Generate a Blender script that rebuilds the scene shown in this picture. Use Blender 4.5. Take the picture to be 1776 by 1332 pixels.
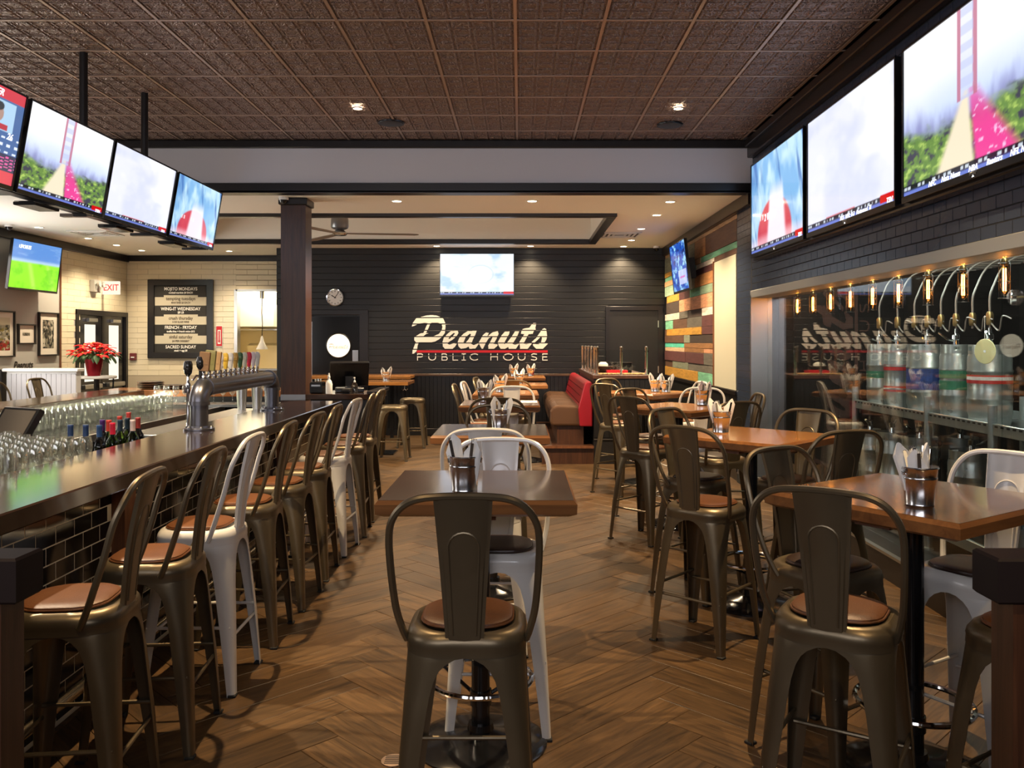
import bpy, bmesh, math, random
import numpy as np
from mathutils import Vector, Matrix
random.seed(7)
for o in list(bpy.data.objects): bpy.data.objects.remove(o)
SC = bpy.context.scene
COL = SC.collection
PI = math.pi
# ---------------------------------------------------------------- camera
F = 1473.0; H = 1.655
cd = bpy.data.cameras.new('camera'); cam = bpy.data.objects.new('camera', cd); COL.objects.link(cam)
cam.location = (0, 0, H); cam.rotation_euler = (PI/2, 0, 0)
cd.sensor_width = 36; cd.lens = F/1776*36
cd.shift_x = -15/1776; cd.shift_y = -74/1776; cd.clip_start = .05; cd.clip_end = 100
SC.camera = cam
SC.view_settings.view_transform = 'Standard'; SC.view_settings.look = 'None'
SC.view_settings.gamma = 1; SC.view_settings.use_curve_mapping = False
SC.view_settings.exposure = 0.9
# ---------------------------------------------------------------- world and lights
w = bpy.data.worlds.new('world'); SC.world = w; w.use_nodes = True
w.node_tree.nodes['Background'].inputs[0].default_value = (.55, .6, .8, 1)
w.node_tree.nodes['Background'].inputs[1].default_value = .05
WARM = (1, .70, .38); SOFT = (1, .82, .58); COOL = (.62, .72, 1)
def spot(x, y, z, power, col=WARM, cone=95, blend=.6, r=.035):
    l = bpy.data.lights.new('spot_light', 'SPOT'); l.energy = power; l.color = col
    l.spot_size = math.radians(cone); l.spot_blend = blend; l.shadow_soft_size = r
    o = bpy.data.objects.new('spot_light', l); o.location = (x, y, z); COL.objects.link(o); return o
def area(x, y, z, sx, sy, power, col, rot=(0, 0, 0)):
    l = bpy.data.lights.new('area_light', 'AREA'); l.energy = power; l.color = col; l.shape = 'RECTANGLE'  # shared by window light, strip lights, room lamps and added fills
    l.size = sx; l.size_y = sy
    o = bpy.data.objects.new('area_light', l); o.location = (x, y, z); o.rotation_euler = rot; COL.objects.link(o); return o
# street-front and left-side window light, plus an added fill in the bay
area(-1.5, -1.95, 2.9, 7.0, 1.4, 110, (.93, .92, 1), (math.radians(112), 0, 0))
area(-7.5, 10.6, 2.0, 1.8, 2.6, 48, (1, .95, .88), (0, math.radians(-88), 0))  # unseen fill added to brighten the cream ceiling
area(-7.45, 2.2, 2.2, 4.5, 1.8, 60, (.95, .9, .9), (0, math.radians(-90), 0))
COPPER_SPOTS = [(-1.53, 7.97), (1.48, 7.97), (-1.5, 4.45), (1.5, 4.45), (-1.5, 1.0), (1.5, 1.0)]
for x, y in COPPER_SPOTS: spot(x, y, 3.825, (330 if y < 6 else 260) if y > 2 else 90, WARM, 84, .7, .018)
for x, y in [(-3.9, 6.2), (-4.6, 8.0), (-3.2, 4.4)]: spot(x, y, 3.83, 420, SOFT, 100, .7, .05)  # unseen spots added to brighten the bar interior
BAY_SPOTS = [(-1.45, 9.95), (.135, 9.95), (1.76, 10.0), (1.77, 11.05), (1.76, 12.4), (1.8, 13.8), (1.78, 14.7), (-1.45, 14.65), (.17, 14.65),
             (-6.95, 12.25), (-6.9, 13.55), (-6.9, 14.5), (-6.85, 15.35), (-5.3, 15.45)]
for x, y in BAY_SPOTS: spot(x, y, 3.27, 230 if -2 < x < 1.7 and y < 11 else 80 if x < -5 else 160, (1, .76, .48) if x > -2 else SOFT, 125, .7, .04)
spot(-5.2, 10.6, 3.27, 170, SOFT, 130, .7, .05)
spot(-3.4, 10.6, 3.27, 140, SOFT, 130, .7, .05)
spot(-2.6, 13.6, 3.27, 120, SOFT, 110, .7, .05)
for k in range(2):   # warm strip lights under the lip of the far bar arm
    o = area(-4.46, 7.5+k*1.7, .985, .04, 1.6, 26, (1, .93, .72), (0, math.radians(-60), 0))
# ---------------------------------------------------------------- helpers
def tag(o, label=None, cat=None, group=None, kind=None):
    if label: o['label'] = label
    if cat: o['category'] = cat
    if group: o['group'] = group
    if kind: o['kind'] = kind
    return o
def link(name, me, parent=None, loc=None, rot=None):
    o = bpy.data.objects.new(name, me); COL.objects.link(o)
    if parent: o.parent = parent
    if loc: o.location = loc
    if rot: o.rotation_euler = rot
    return o
def thing(name, label, cat, loc=(0, 0, 0), rz=0, group=None, kind=None):
    o = link(name, None, None, loc, (0, 0, rz)); o.empty_display_size = .1
    return tag(o, label, cat, group, kind)
class MB:
    def __init__(s): s.v = []; s.f = []; s.mi = []; s.M = Matrix.Identity(4); s.m = 0
    def add(s, vs, fs):
        n = len(s.v); s.v += [tuple(s.M @ Vector(p)) for p in vs]
        s.f += [tuple(i+n for i in f) for f in fs]; s.mi += [s.m]*len(fs); return s
    def box(s, x0, x1, y0, y1, z0, z1, ch=0):
        if ch:
            vs = []
            for z, d in ((z0, ch), (z0+ch, 0), (z1-ch, 0), (z1, ch)):
                vs += [(x0+d, y0+d, z), (x1-d, y0+d, z), (x1-d, y1-d, z), (x0+d, y1-d, z)]
            fs = [(3, 2, 1, 0), (12, 13, 14, 15)]
            for k in range(3):
                for i in range(4):
                    j = (i+1) % 4; fs.append((k*4+i, k*4+j, k*4+4+j, k*4+4+i))
            return s.add(vs, fs)
        vs = [(x0, y0, z0), (x1, y0, z0), (x1, y1, z0), (x0, y1, z0), (x0, y0, z1), (x1, y0, z1), (x1, y1, z1), (x0, y1, z1)]
        return s.add(vs, [(3, 2, 1, 0), (4, 5, 6, 7), (0, 1, 5, 4), (1, 2, 6, 5), (2, 3, 7, 6), (3, 0, 4, 7)])
    def lathe(s, prof, n=20, c=(0, 0), cap=True):
        vs = []; fs = []
        for r, z in prof:
            for i in range(n):
                a = 2*PI*i/n; vs.append((c[0]+r*math.cos(a), c[1]+r*math.sin(a), z))
        for k in range(len(prof)-1):
            for i in range(n):
                j = (i+1) % n; fs.append((k*n+i, k*n+j, k*n+n+j, k*n+n+i))
        if cap:
            fs.append(tuple(range(n-1, -1, -1))); fs.append(tuple(range((len(prof)-1)*n, len(prof)*n)))
        return s.add(vs, fs)
    def tube(s, path, r, n=8, closed=False, cap=True):
        P = [Vector(p) for p in path]; m = len(P); vs = []; fs = []
        rr = r if isinstance(r, (list, tuple)) else [r]*m
        nrm = None
        for i in range(m):
            if closed: t = P[(i+1) % m]-P[i-1]
            else: t = P[min(i+1, m-1)]-P[max(i-1, 0)]
            t.normalize()
            if nrm is None:
                nrm = t.cross(Vector((0, 0, 1)))
                if nrm.length < .1: nrm = t.cross(Vector((1, 0, 0)))
            nrm = (nrm-t*nrm.dot(t)).normalized(); b = t.cross(nrm)
            for k in range(n):
                a = 2*PI*k/n; q = P[i]+(nrm*math.cos(a)+b*math.sin(a))*rr[i]; vs.append(tuple(q))
        seg = m if closed else m-1
        for i in range(seg):
            for k in range(n):
                l = (k+1) % n; j = (i+1) % m
                fs.append((i*n+k, i*n+l, j*n+l, j*n+k))
        if cap and not closed:
            fs.append(tuple(range(n-1, -1, -1))); fs.append(tuple(range((m-1)*n, m*n)))
        return s.add(vs, fs)
    def prism(s, poly, z0, z1):
        n = len(poly); vs = [(x, y, z0) for x, y in poly]+[(x, y, z1) for x, y in poly]
        fs = [tuple(range(n-1, -1, -1)), tuple(range(n, 2*n))]+[(i, (i+1) % n, n+(i+1) % n, n+i) for i in range(n)]
        return s.add(vs, fs)
    def mesh(s, name, mats, smooth=False, solid=0, fix=True):
        me = bpy.data.meshes.new(name); me.from_pydata(s.v, [], s.f)
        if not isinstance(mats, (list, tuple)): mats = [mats]
        for m in mats: me.materials.append(m)
        if len(mats) > 1: me.polygons.foreach_set('material_index', s.mi)
        if fix or solid:
            bm = bmesh.new(); bm.from_mesh(me)
            bmesh.ops.recalc_face_normals(bm, faces=bm.faces)
            if solid: bmesh.ops.solidify(bm, geom=bm.faces[:], thickness=solid)
            bm.to_mesh(me); bm.free()
        if smooth:
            me.polygons.foreach_set('use_smooth', [True]*len(me.polygons)); me.set_sharp_from_angle(angle=.7)
        me.update(); return me
    def obj(s, name, mats, parent=None, smooth=False, solid=0, loc=None, rot=None, fix=True):
        return link(name, s.mesh(name, mats, smooth, solid, fix), parent, loc, rot)
def bx(name, mats, parent, *a, ch=0): return MB().box(*a, ch=ch).obj(name, mats, parent)
def kids(o): return list(o.children)
def dup(o, parent=None, loc=None, rz=None, label=None, group=None):
    c = o.copy(); COL.objects.link(c); c.parent = parent
    if loc is not None: c.location = loc
    if rz is not None: c.rotation_euler = (0, 0, rz)
    if label: c['label'] = label
    if group: c['group'] = group
    for ch in kids(o): dup(ch, c)
    return c
def arc(cx, cy, r, a0, a1, n):
    return [(cx+r*math.cos(math.radians(a0+(a1-a0)*i/n)), cy+r*math.sin(math.radians(a0+(a1-a0)*i/n))) for i in range(n+1)]
def spline(pts, n=6):
    P = [Vector(p) for p in pts]; out = []
    for i in range(len(P)-1):
        p0 = P[max(i-1, 0)]; p1 = P[i]; p2 = P[i+1]; p3 = P[min(i+2, len(P)-1)]
        for k in range(n):
            t = k/n; out.append(.5*((2*p1)+(p2-p0)*t+(2*p0-5*p1+4*p2-p3)*t*t+(3*p1-p0-3*p2+p3)*t**3))
    out.append(P[-1]); return out
# ---------------------------------------------------------------- materials
def nt(name):
    m = bpy.data.materials.new(name); m.use_nodes = True; t = m.node_tree
    return m, t, t.nodes['Principled BSDF']
def sv(b, k, v): b.inputs[k].default_value = v
def mat(name, c, rough=.5, metal=0, spec=.5, bump=0, bscale=60, var=0, vscale=4, stretch=None, coat=0, rvar=0):
    m, t, b = nt(name); c = tuple(c)+(1,) if len(c) == 3 else c
    sv(b, 'Base Color', c); sv(b, 'Roughness', rough); sv(b, 'Metallic', metal); sv(b, 'Specular IOR Level', spec)
    if coat: sv(b, 'Coat Weight', coat); sv(b, 'Coat Roughness', .08)
    if bump or var or rvar:
        tc = t.nodes.new('ShaderNodeTexCoord'); mp = t.nodes.new('ShaderNodeMapping')
        t.links.new(tc.outputs['Object'], mp.inputs[0])
        if stretch: mp.inputs['Scale'].default_value = stretch
    if var or rvar:
        n = t.nodes.new('ShaderNodeTexNoise'); sv(n, 'Scale', vscale); sv(n, 'Detail', 5); t.links.new(mp.outputs[0], n.inputs[0])
    if var:
        mx = t.nodes.new('ShaderNodeMix'); mx.data_type = 'RGBA'
        mx.inputs[6].default_value = tuple(k*(1-var) for k in c[:3])+(1,); mx.inputs[7].default_value = tuple(min(1, k*(1+var)) for k in c[:3])+(1,)
        t.links.new(n.outputs[0], mx.inputs[0]); t.links.new(mx.outputs[2], b.inputs['Base Color'])
    if rvar:
        mr = t.nodes.new('ShaderNodeMapRange'); mr.inputs[3].default_value = max(0, rough-rvar); mr.inputs[4].default_value = rough+rvar
        t.links.new(n.outputs[0], mr.inputs[0]); t.links.new(mr.outputs[0], b.inputs['Roughness'])
    if bump:
        n2 = t.nodes.new('ShaderNodeTexNoise'); sv(n2, 'Scale', bscale); sv(n2, 'Detail', 4); t.links.new(mp.outputs[0], n2.inputs[0])
        bp = t.nodes.new('ShaderNodeBump'); sv(bp, 'Strength', bump); sv(bp, 'Distance', .01)
        t.links.new(n2.outputs[0], bp.inputs['Height']); t.links.new(bp.outputs[0], b.inputs['Normal'])
    return m
def wood(name, c1, c2, rough=.35, rnd=.25, stretch=(1.2, 14, 14), coat=0, spec=.5, bump=.15, rot=None):
    m, t, b = nt(name); N = t.nodes.new; L = t.links.new
    tc = N('ShaderNodeTexCoord'); oi = N('ShaderNodeObjectInfo'); ml = N('ShaderNodeMath'); ml.operation = 'MULTIPLY'; ml.inputs[1].default_value = 57
    L(oi.outputs['Random'], ml.inputs[0]); ad = N('ShaderNodeVectorMath'); ad.operation = 'ADD'
    L(tc.outputs['Object'], ad.inputs[0]); L(ml.outputs[0], ad.inputs[1])
    mp = N('ShaderNodeMapping'); mp.inputs['Scale'].default_value = stretch; L(ad.outputs[0], mp.inputs[0])
    if rot: mp.inputs['Rotation'].default_value = rot
    n = N('ShaderNodeTexNoise'); sv(n, 'Scale', 2.2); sv(n, 'Detail', 8); sv(n, 'Roughness', .62); sv(n, 'Distortion', .9); L(mp.outputs[0], n.inputs[0])
    cr = N('ShaderNodeValToRGB'); cr.color_ramp.elements[0].position = .32; cr.color_ramp.elements[1].position = .68
    cr.color_ramp.elements[0].color = tuple(c1)+(1,); cr.color_ramp.elements[1].color = tuple(c2)+(1,)
    L(n.outputs[0], cr.inputs[0])
    hs = N('ShaderNodeHueSaturation'); mr = N('ShaderNodeMapRange'); mr.inputs[3].default_value = 1-rnd; mr.inputs[4].default_value = 1+rnd
    L(oi.outputs['Random'], mr.inputs[0]); L(mr.outputs[0], hs.inputs['Value']); L(cr.outputs[0], hs.inputs['Color'])
    L(hs.outputs[0], b.inputs['Base Color']); sv(b, 'Roughness', rough); sv(b, 'Specular IOR Level', spec)
    if coat: sv(b, 'Coat Weight', coat); sv(b, 'Coat Roughness', .12)
    bp = N('ShaderNodeBump'); sv(bp, 'Strength', bump); sv(bp, 'Distance', .004); L(n.outputs[0], bp.inputs['Height']); L(bp.outputs[0], b.inputs['Normal'])
    return m
def emit(name, c, s):
    m, t, b = nt(name); sv(b, 'Base Color', (0, 0, 0, 1)); sv(b, 'Emission Color', tuple(c)+(1,)); sv(b, 'Emission Strength', s); return m
def glass(name, c=(1, 1, 1), rough=0, ior=1.45):
    m, t, b = nt(name); sv(b, 'Base Color', tuple(c)+(1,)); sv(b, 'Roughness', rough); sv(b, 'Transmission Weight', 1); sv(b, 'IOR', ior); return m
def pane(name, tint=(1, 1, 1), ior=1.5, boost=1.0):
    m, t, b = nt(name); N = t.nodes.new; t.nodes.remove(b)
    tr = N('ShaderNodeBsdfTransparent'); tr.inputs[0].default_value = tuple(tint)+(1,)
    gl = N('ShaderNodeBsdfGlossy'); gl.inputs['Roughness'].default_value = .0
    fr = N('ShaderNodeFresnel'); ge = N('ShaderNodeNewGeometry'); io = N('ShaderNodeMapRange'); io.inputs[3].default_value = ior; io.inputs[4].default_value = 1/ior
    t.links.new(ge.outputs['Backfacing'], io.inputs[0]); t.links.new(io.outputs[0], fr.inputs[0])
    ml = N('ShaderNodeMath'); ml.operation = 'MULTIPLY'; ml.inputs[1].default_value = boost; ml.use_clamp = True
    mx = N('ShaderNodeMixShader'); t.links.new(fr.outputs[0], ml.inputs[0]); t.links.new(ml.outputs[0], mx.inputs[0])
    t.links.new(tr.outputs[0], mx.inputs[1]); t.links.new(gl.outputs[0], mx.inputs[2])
    t.links.new(mx.outputs[0], t.nodes['Material Output'].inputs[0]); return m
def barglass(name):
    m = pane(name, (.97, .985, .96), 1.5, 2.4); t = m.node_tree; N = t.nodes.new
    d = N('ShaderNodeBsdfTranslucent'); d.inputs[0].default_value = (.95, .95, .88, 1); d2 = N('ShaderNodeBsdfDiffuse'); d2.inputs[0].default_value = (.95, .95, .9, 1)  # pale haze mixed into the glass to imitate sparkle
    a = N('ShaderNodeMixShader'); t.links.new(d.outputs[0], a.inputs[1]); t.links.new(d2.outputs[0], a.inputs[2])
    mx = N('ShaderNodeMixShader'); mx.inputs[0].default_value = .022; out = t.nodes['Material Output']; src = out.inputs[0].links[0].from_socket
    t.links.new(src, mx.inputs[1]); t.links.new(a.outputs[0], mx.inputs[2]); t.links.new(mx.outputs[0], out.inputs[0]); return m
def screen_mat():
    m, t, b = nt('screen_picture'); N = t.nodes.new
    at = N('ShaderNodeAttribute'); at.attribute_name = 'Col'
    t.links.new(at.outputs['Color'], b.inputs['Emission Color']); sv(b, 'Base Color', (.01, .01, .012, 1)); sv(b, 'Emission Strength', .66); sv(b, 'Roughness', .12)
    return m
def copper_mat():
    m, t, b = nt('embossed_copper'); N = t.nodes.new; L = t.links.new
    sv(b, 'Base Color', (.25, .175, .145, 1)); sv(b, 'Metallic', .6); sv(b, 'Roughness', .42)
    tc = N('ShaderNodeTexCoord')
    v = N('ShaderNodeTexVoronoi'); v.feature = 'SMOOTH_F1'; sv(v, 'Scale', 26); L(tc.outputs['Object'], v.inputs[0])
    s = N('ShaderNodeMath'); s.operation = 'SINE'; q = N('ShaderNodeMath'); q.operation = 'MULTIPLY'; q.inputs[1].default_value = 24
    L(v.outputs['Distance'], q.inputs[0]); L(q.outputs[0], s.inputs[0])
    bp = N('ShaderNodeBump'); sv(bp, 'Strength', .9); sv(bp, 'Distance', .004); L(s.outputs[0], bp.inputs['Height']); L(bp.outputs[0], b.inputs['Normal'])
    return m
m_black = mat('black_paint', (.012, .011, .011), .38)
m_blackgloss = mat('black_gloss', (.008, .008, .009), .15)
m_trim = mat('dark_trim', (.010, .008, .008), .3, var=.3)
m_ship = mat('black_shiplap', (.008, .0075, .007), .38, bump=.05, bscale=20, rvar=.06)
m_cream = mat('cream_ceiling', (.88, .87, .81), .8, bump=.03)
m_soffit = mat('soffit_paint', (.66, .63, .64), .75, bump=.03)
m_grey = mat('grey_wall', (.42, .40, .36), .8, bump=.03)
m_white = mat('white_paint', (.82, .82, .80), .45)
m_brick = mat('cream_glazed_brick', (.72, .63, .45), .22, var=.06)
m_grout = mat('brick_grout', (.45, .38, .27), .9)
m_tile = mat('black_glazed_tile', (.006, .006, .006), .09, spec=.6)
m_bgrout = mat('pale_tile_grout', (.75, .66, .46), .85)
m_btile = mat('blue_lit_tile', (.026, .036, .062), .24, var=.1)  # blue-black glaze with blue screen glow put into the base colour
m_bgrout2 = mat('dark_tile_grout', (.004, .004, .005), .9)
m_copper = copper_mat()
m_tbar = mat('copper_grid', (.48, .35, .27), .4, .7)
m_floor = wood('floor_oak', (.034, .019, .008), (.120, .066, .027), .40, .28, (1.5, 16, 16), spec=.4)
m_table = wood('table_oak', (.29, .115, .027), (.46, .20, .052), .22, .08, (1, 9, 9), coat=.5, bump=.05)
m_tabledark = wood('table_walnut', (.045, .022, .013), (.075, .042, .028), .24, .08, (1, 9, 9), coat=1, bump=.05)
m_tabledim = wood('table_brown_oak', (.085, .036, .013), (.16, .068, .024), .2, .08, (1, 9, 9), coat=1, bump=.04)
m_tedge = wood('table_edge', (.15, .055, .016), (.27, .11, .032), .3, .1, (1, 9, 9), bump=.05)
m_bartop = wood('bar_top_wood', (.020, .011, .008), (.040, .020, .012), .14, .05, (9, .8, 9), coat=.8, bump=.03)
m_barfar = wood('bar_top_far', (.17, .06, .02), (.30, .12, .04), .2, .05, (.8, 9, 9), coat=.5, bump=.03)
m_column = wood('column_wood', (.036, .014, .007), (.085, .033, .015), .35, .1, (16, 16, 1), bump=.08)
m_post = wood('pilaster_wood', (.10, .035, .014), (.20, .075, .03), .4, .1, (12, 12, 1.2))
m_gun = mat('gunmetal', (.165, .128, .078), .36, .72, rvar=.10, vscale=7, var=.12)
m_rack = mat('rack_metal', (.42, .45, .44), .3, .8)
m_cap = mat('wall_cap_paint', (.014, .008, .007), .6, spec=.2)
m_whitemetal = mat('white_enamel', (.66, .64, .60), .25, 0, coat=.4)
m_leather = mat('brown_leather', (.125, .045, .014), .42, spec=.4, bump=.12, bscale=180, var=.3, vscale=9)
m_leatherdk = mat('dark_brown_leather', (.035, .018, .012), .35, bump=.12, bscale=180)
m_rubber = mat('black_rubber', (.015, .015, .015), .7)
m_chrome = mat('chrome', (.75, .75, .75), .08, 1)
m_steelsoft = mat('satin_steel', (.50, .50, .48), .48, 1)
m_steel = mat('brushed_steel', (.55, .55, .54), .28, 1, bump=.04, bscale=90, stretch=(1, 1, 12))
m_galv = mat('galvanized_steel', (.62, .62, .62), .2, 1, rvar=.06, vscale=30)
m_keg = mat('keg_steel', (.46, .48, .46), .31, .86, rvar=.1, var=.2, vscale=12, bump=.1, bscale=25)
m_pipe = mat('dark_iron_pipe', (.13, .13, .15), .32, .9)
m_tvbody = mat('tv_plastic', (.008, .008, .009), .2)
m_paper = mat('white_napkin', (.80, .78, .74), .8, bump=.1, bscale=40)
m_glass = barglass('clear_glass'); m_pane = pane('cooler_glass', (.92, .95, .94), 1.5, 1.0)
m_pane2 = pane('thin_glass', (.96, .98, .97), 1.5, 1)
m_screen = screen_mat()
m_lampe = emit('lamp_glow', (1, .85, .6), 14)
m_letter = mat('sign_white', (.88, .86, .80), .5); m_red = mat('sign_red', (.55, .01, .02), .45)
m_redleather = mat('red_leather', (.24, .006, .014), .35, bump=.1, bscale=90)
# ================================================================ raster lettering
def in_poly(X, Y, poly):
    r = np.zeros(X.shape, bool); n = len(poly)
    for i in range(n):
        x1, y1 = poly[i]; x2, y2 = poly[(i+1) % n]
        if y1 == y2: continue
        c = ((y1 > Y) != (y2 > Y)) & (X < (x2-x1)*(Y-y1)/(y2-y1)+x1); r ^= c
    return r
def strokes_mask(X, Y, segs, w):
    r = np.zeros(X.shape, bool)
    for pts in segs:
        for (x1, y1), (x2, y2) in zip(pts[:-1], pts[1:]):
            dx, dy = x2-x1, y2-y1; L = dx*dx+dy*dy+1e-9
            t = np.clip(((X-x1)*dx+(Y-y1)*dy)/L, 0, 1)
            r |= (X-x1-t*dx)**2+(Y-y1-t*dy)**2 < w*w
    return r
def mask_mesh(name, mask, x0, y0, d, M, th, m, cuts=None):
    """mask[row, col] -> slab; column cell d wide; local x right, y down; M maps (x, depth, z)"""
    mb = MB(); mb.M = M
    R = mask.shape[0]
    for i in range(R):
        row = mask[i].astype(np.int8); df = np.diff(np.concatenate(([0], row, [0])))
        s = np.where(df == 1)[0]; e = np.where(df == -1)[0]
        for a, b in zip(s, e):
            xa, xb = x0+a*d, x0+b*d; ya, yb = y0+i*d, y0+(i+1)*d
            mb.add([(xa, 0, -ya), (xb, 0, -ya), (xb, 0, -yb), (xa, 0, -yb), (xa, th, -ya), (xb, th, -ya), (xb, th, -yb), (xa, th, -yb)],
                   [(0, 1, 2, 3), (4, 7, 6, 5), (0, 3, 7, 4), (1, 5, 6, 2), (0, 4, 5, 1), (3, 2, 6, 7)])
    return mb.mesh(name, m, fix=False)
PEANUTS = {
 'P': [[(95,215),(110,170),(150,115),(210,100),(270,84),(330,78),(390,84),(430,100),(470,120),(490,165),(497,215),(488,290),(455,335),(420,365),(370,392),(330,400),(180,400),(165,440),(160,480),(150,510),(120,535),(103,535),(105,500),(115,475),(140,410),(145,400),(125,375),(125,345),(150,325),(200,295),(235,290),(265,220),(285,175),(250,170),(180,180),(130,205)],
       [(318,175),(340,168),(400,168),(450,185),(460,220),(450,260),(420,300),(360,327),(235,327),(270,300),(300,295),(265,290),(295,230)]],
 'e': [[(460,400),(475,350),(520,300),(560,268),(640,265),(650,290),(625,330),(580,370),(530,400),(520,420),(545,430),(590,415),(630,418),(610,450),(580,478),(490,478),(465,450)],
       [(530,360),(555,320),(595,288),(608,300),(580,330),(545,362)]],
 'a': [[(640,400),(660,350),(710,300),(760,268),(865,265),(850,310),(820,370),(800,420),(830,435),(880,415),(890,420),(850,475),(780,478),(770,450),(735,470),(680,478),(650,450)],
       [(705,410),(735,340),(785,298),(800,308),(770,365),(725,418)]],
 'n': [[(890,405),(940,315),(975,285),(1008,290),(990,335),(1050,285),(1115,268),(1125,300),(1100,360),(1065,420),(1110,425),(1115,440),(1070,478),(1005,478),(1003,440),(1045,360),(1060,330),(1010,350),(975,405),(940,478),(925,478),(895,420)]],
 'u': [[(1115,400),(1160,320),(1200,275),(1255,272),(1250,300),(1200,390),(1190,425),(1230,400),(1290,320),(1320,272),(1370,270),(1345,330),(1290,420),(1320,430),(1370,418),(1330,478),(1245,478),(1240,455),(1200,478),(1150,478),(1125,440)]],
 't': [[(1390,300),(1395,270),(1410,245),(1440,235),(1490,228),(1510,200),(1540,170),(1572,175),(1560,230),(1565,250),(1540,270),(1530,300),(1480,305),(1450,360),(1420,415),(1450,425),(1510,410),(1520,415),(1470,478),(1380,478),(1378,440),(1370,400),(1430,305)]],
 's': [[(1515,400),(1570,350),(1640,250),(1665,232),(1690,245),(1700,330),(1690,370),(1665,410),(1710,418),(1650,478),(1570,478),(1535,440),(1530,420),(1600,425),(1630,400),(1640,350),(1630,330),(1590,370),(1550,405)]]}
def E(cx, cy, rx, ry, a0, a1, n=14):
    return [(cx+rx*math.cos(math.radians(a0+(a1-a0)*i/n)), cy+ry*math.sin(math.radians(a0+(a1-a0)*i/n))) for i in range(n+1)]
T, Bt = 538, 612
PUBLIC = [('P', [[(165,Bt),(165,T),(205,T)]+E(205,556,20,18,-90,90)+[(165,574)]]),
 ('U', [[(298,T),(298,580)]+E(338,580,40,32,180,0)+[(378,T)]]),
 ('B', [[(455,Bt),(455,T),(492,T)]+E(492,556,16,18,-90,90)+[(455,574),(498,574)]+E(498,593,18,19,-90,90)+[(455,Bt)]]),
 ('L', [[(585,T),(585,Bt),(640,Bt)]]), ('I', [[(692,T),(732,T)],[(712,T),(712,Bt)],[(692,Bt),(732,Bt)]]),
 ('C', [E(842,575,55,37,-50,-310)]), ('H', [[(1034,T),(1034,Bt)],[(1112,T),(1112,Bt)],[(1034,572),(1112,572)]]),
 ('O', [E(1240,575,56,37,0,360,26)]), ('U', [[(1358,T),(1358,580)]+E(1398,580,40,32,180,0)+[(1438,T)]]),
 ('S', [[(1575,T+4),(1550,T)]+E(1540,556,24,18,-90,-230,8)+[(1560,578)]+E(1548,594,28,18,-50,90,8)+[(1513,606)]]),
 ('E', [[(1702,T),(1648,T),(1648,Bt),(1702,Bt)],[(1648,574),(1694,574)]])]
def wordmark(name, label, M, k, d=4.0, striped=True, th=.008, mw=None, mr=None, group=None, parent=None, tagline=True):
    """k metres per crop pixel, origin = crop pixel (900,300)"""
    root = parent or thing(name, label, 'sign', (0, 0, 0))
    gap = lambda Y: np.abs(((Y-108+37.5) % 75)-37.5) < 6.0
    def put(pname, xs, f, mm, cut=True):
        x0, x1 = xs; gx = np.arange(x0, x1, d)+d/2; gy = np.arange(70, 640, d)+d/2
        X, Y = np.meshgrid(gx, gy); mk = f(X, Y)
        if striped and cut: mk &= ~gap(Y)
        me = mask_mesh(pname, mk, (x0-900)*k, (70-300)*k, d*k, M, th, mm)
        return link(pname, me, root)
    for ch, polys in PEANUTS.items():
        xs = [p[0] for p in polys[0]]
        def f(X, Y, polys=polys):
            r = in_poly(X, Y, polys[0])
            if len(polys) > 1: r &= ~in_poly(X, Y, polys[1])
            return r
        put('letter', (min(xs)-5, max(xs)+5), f, mw or m_letter)
    put('underline', (150, 1710), lambda X, Y: (Y > 497) & (Y < 522) & (X > 158-(Y-497)*.2) & (X < 1707), mr or m_red, False)
    if tagline:
        for ch, segs in PUBLIC:
            xs = [p[0] for s in segs for p in s]
            put('letter', (min(xs)-8, max(xs)+8), lambda X, Y, segs=segs: strokes_mask(X, Y, segs, 5.2), mw or m_letter)
    return root
def text(s, size, M, m, parent, name='lettering', bold=0, align='CENTER', sx=1, th=.002, shear=0):
    cu = bpy.data.curves.new(name, 'FONT'); cu.body = s; cu.size = size; cu.align_x = align; cu.align_y = 'CENTER'
    cu.extrude = th/2; cu.offset = bold; cu.resolution_u = 3; cu.shear = shear
    o = bpy.data.objects.new(name, cu); COL.objects.link(o)
    dg = bpy.context.evaluated_depsgraph_get(); dg.update()
    me = bpy.data.meshes.new_from_object(o.evaluated_get(dg)); bpy.data.objects.remove(o); bpy.data.curves.remove(cu)
    me.transform(M @ Matrix.Diagonal((sx, 1, 1, 1))); me.materials.clear(); me.materials.append(m); me.name = name
    return link(name, me, parent)
def FR(x, y, z): return Matrix.Translation((x, y, z)) @ Matrix.Rotation(PI/2, 4, 'X')           # faces -Y
def WL(x, y, z): return Matrix.Translation((x, y, z)) @ Matrix.Rotation(PI/2, 4, 'Z') @ Matrix.Rotation(PI/2, 4, 'X')    # on left wall, faces +X
def WR(x, y, z): return Matrix.Translation((x, y, z)) @ Matrix.Rotation(-PI/2, 4, 'Z') @ Matrix.Rotation(PI/2, 4, 'X')   # on right wall, faces -X
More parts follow.
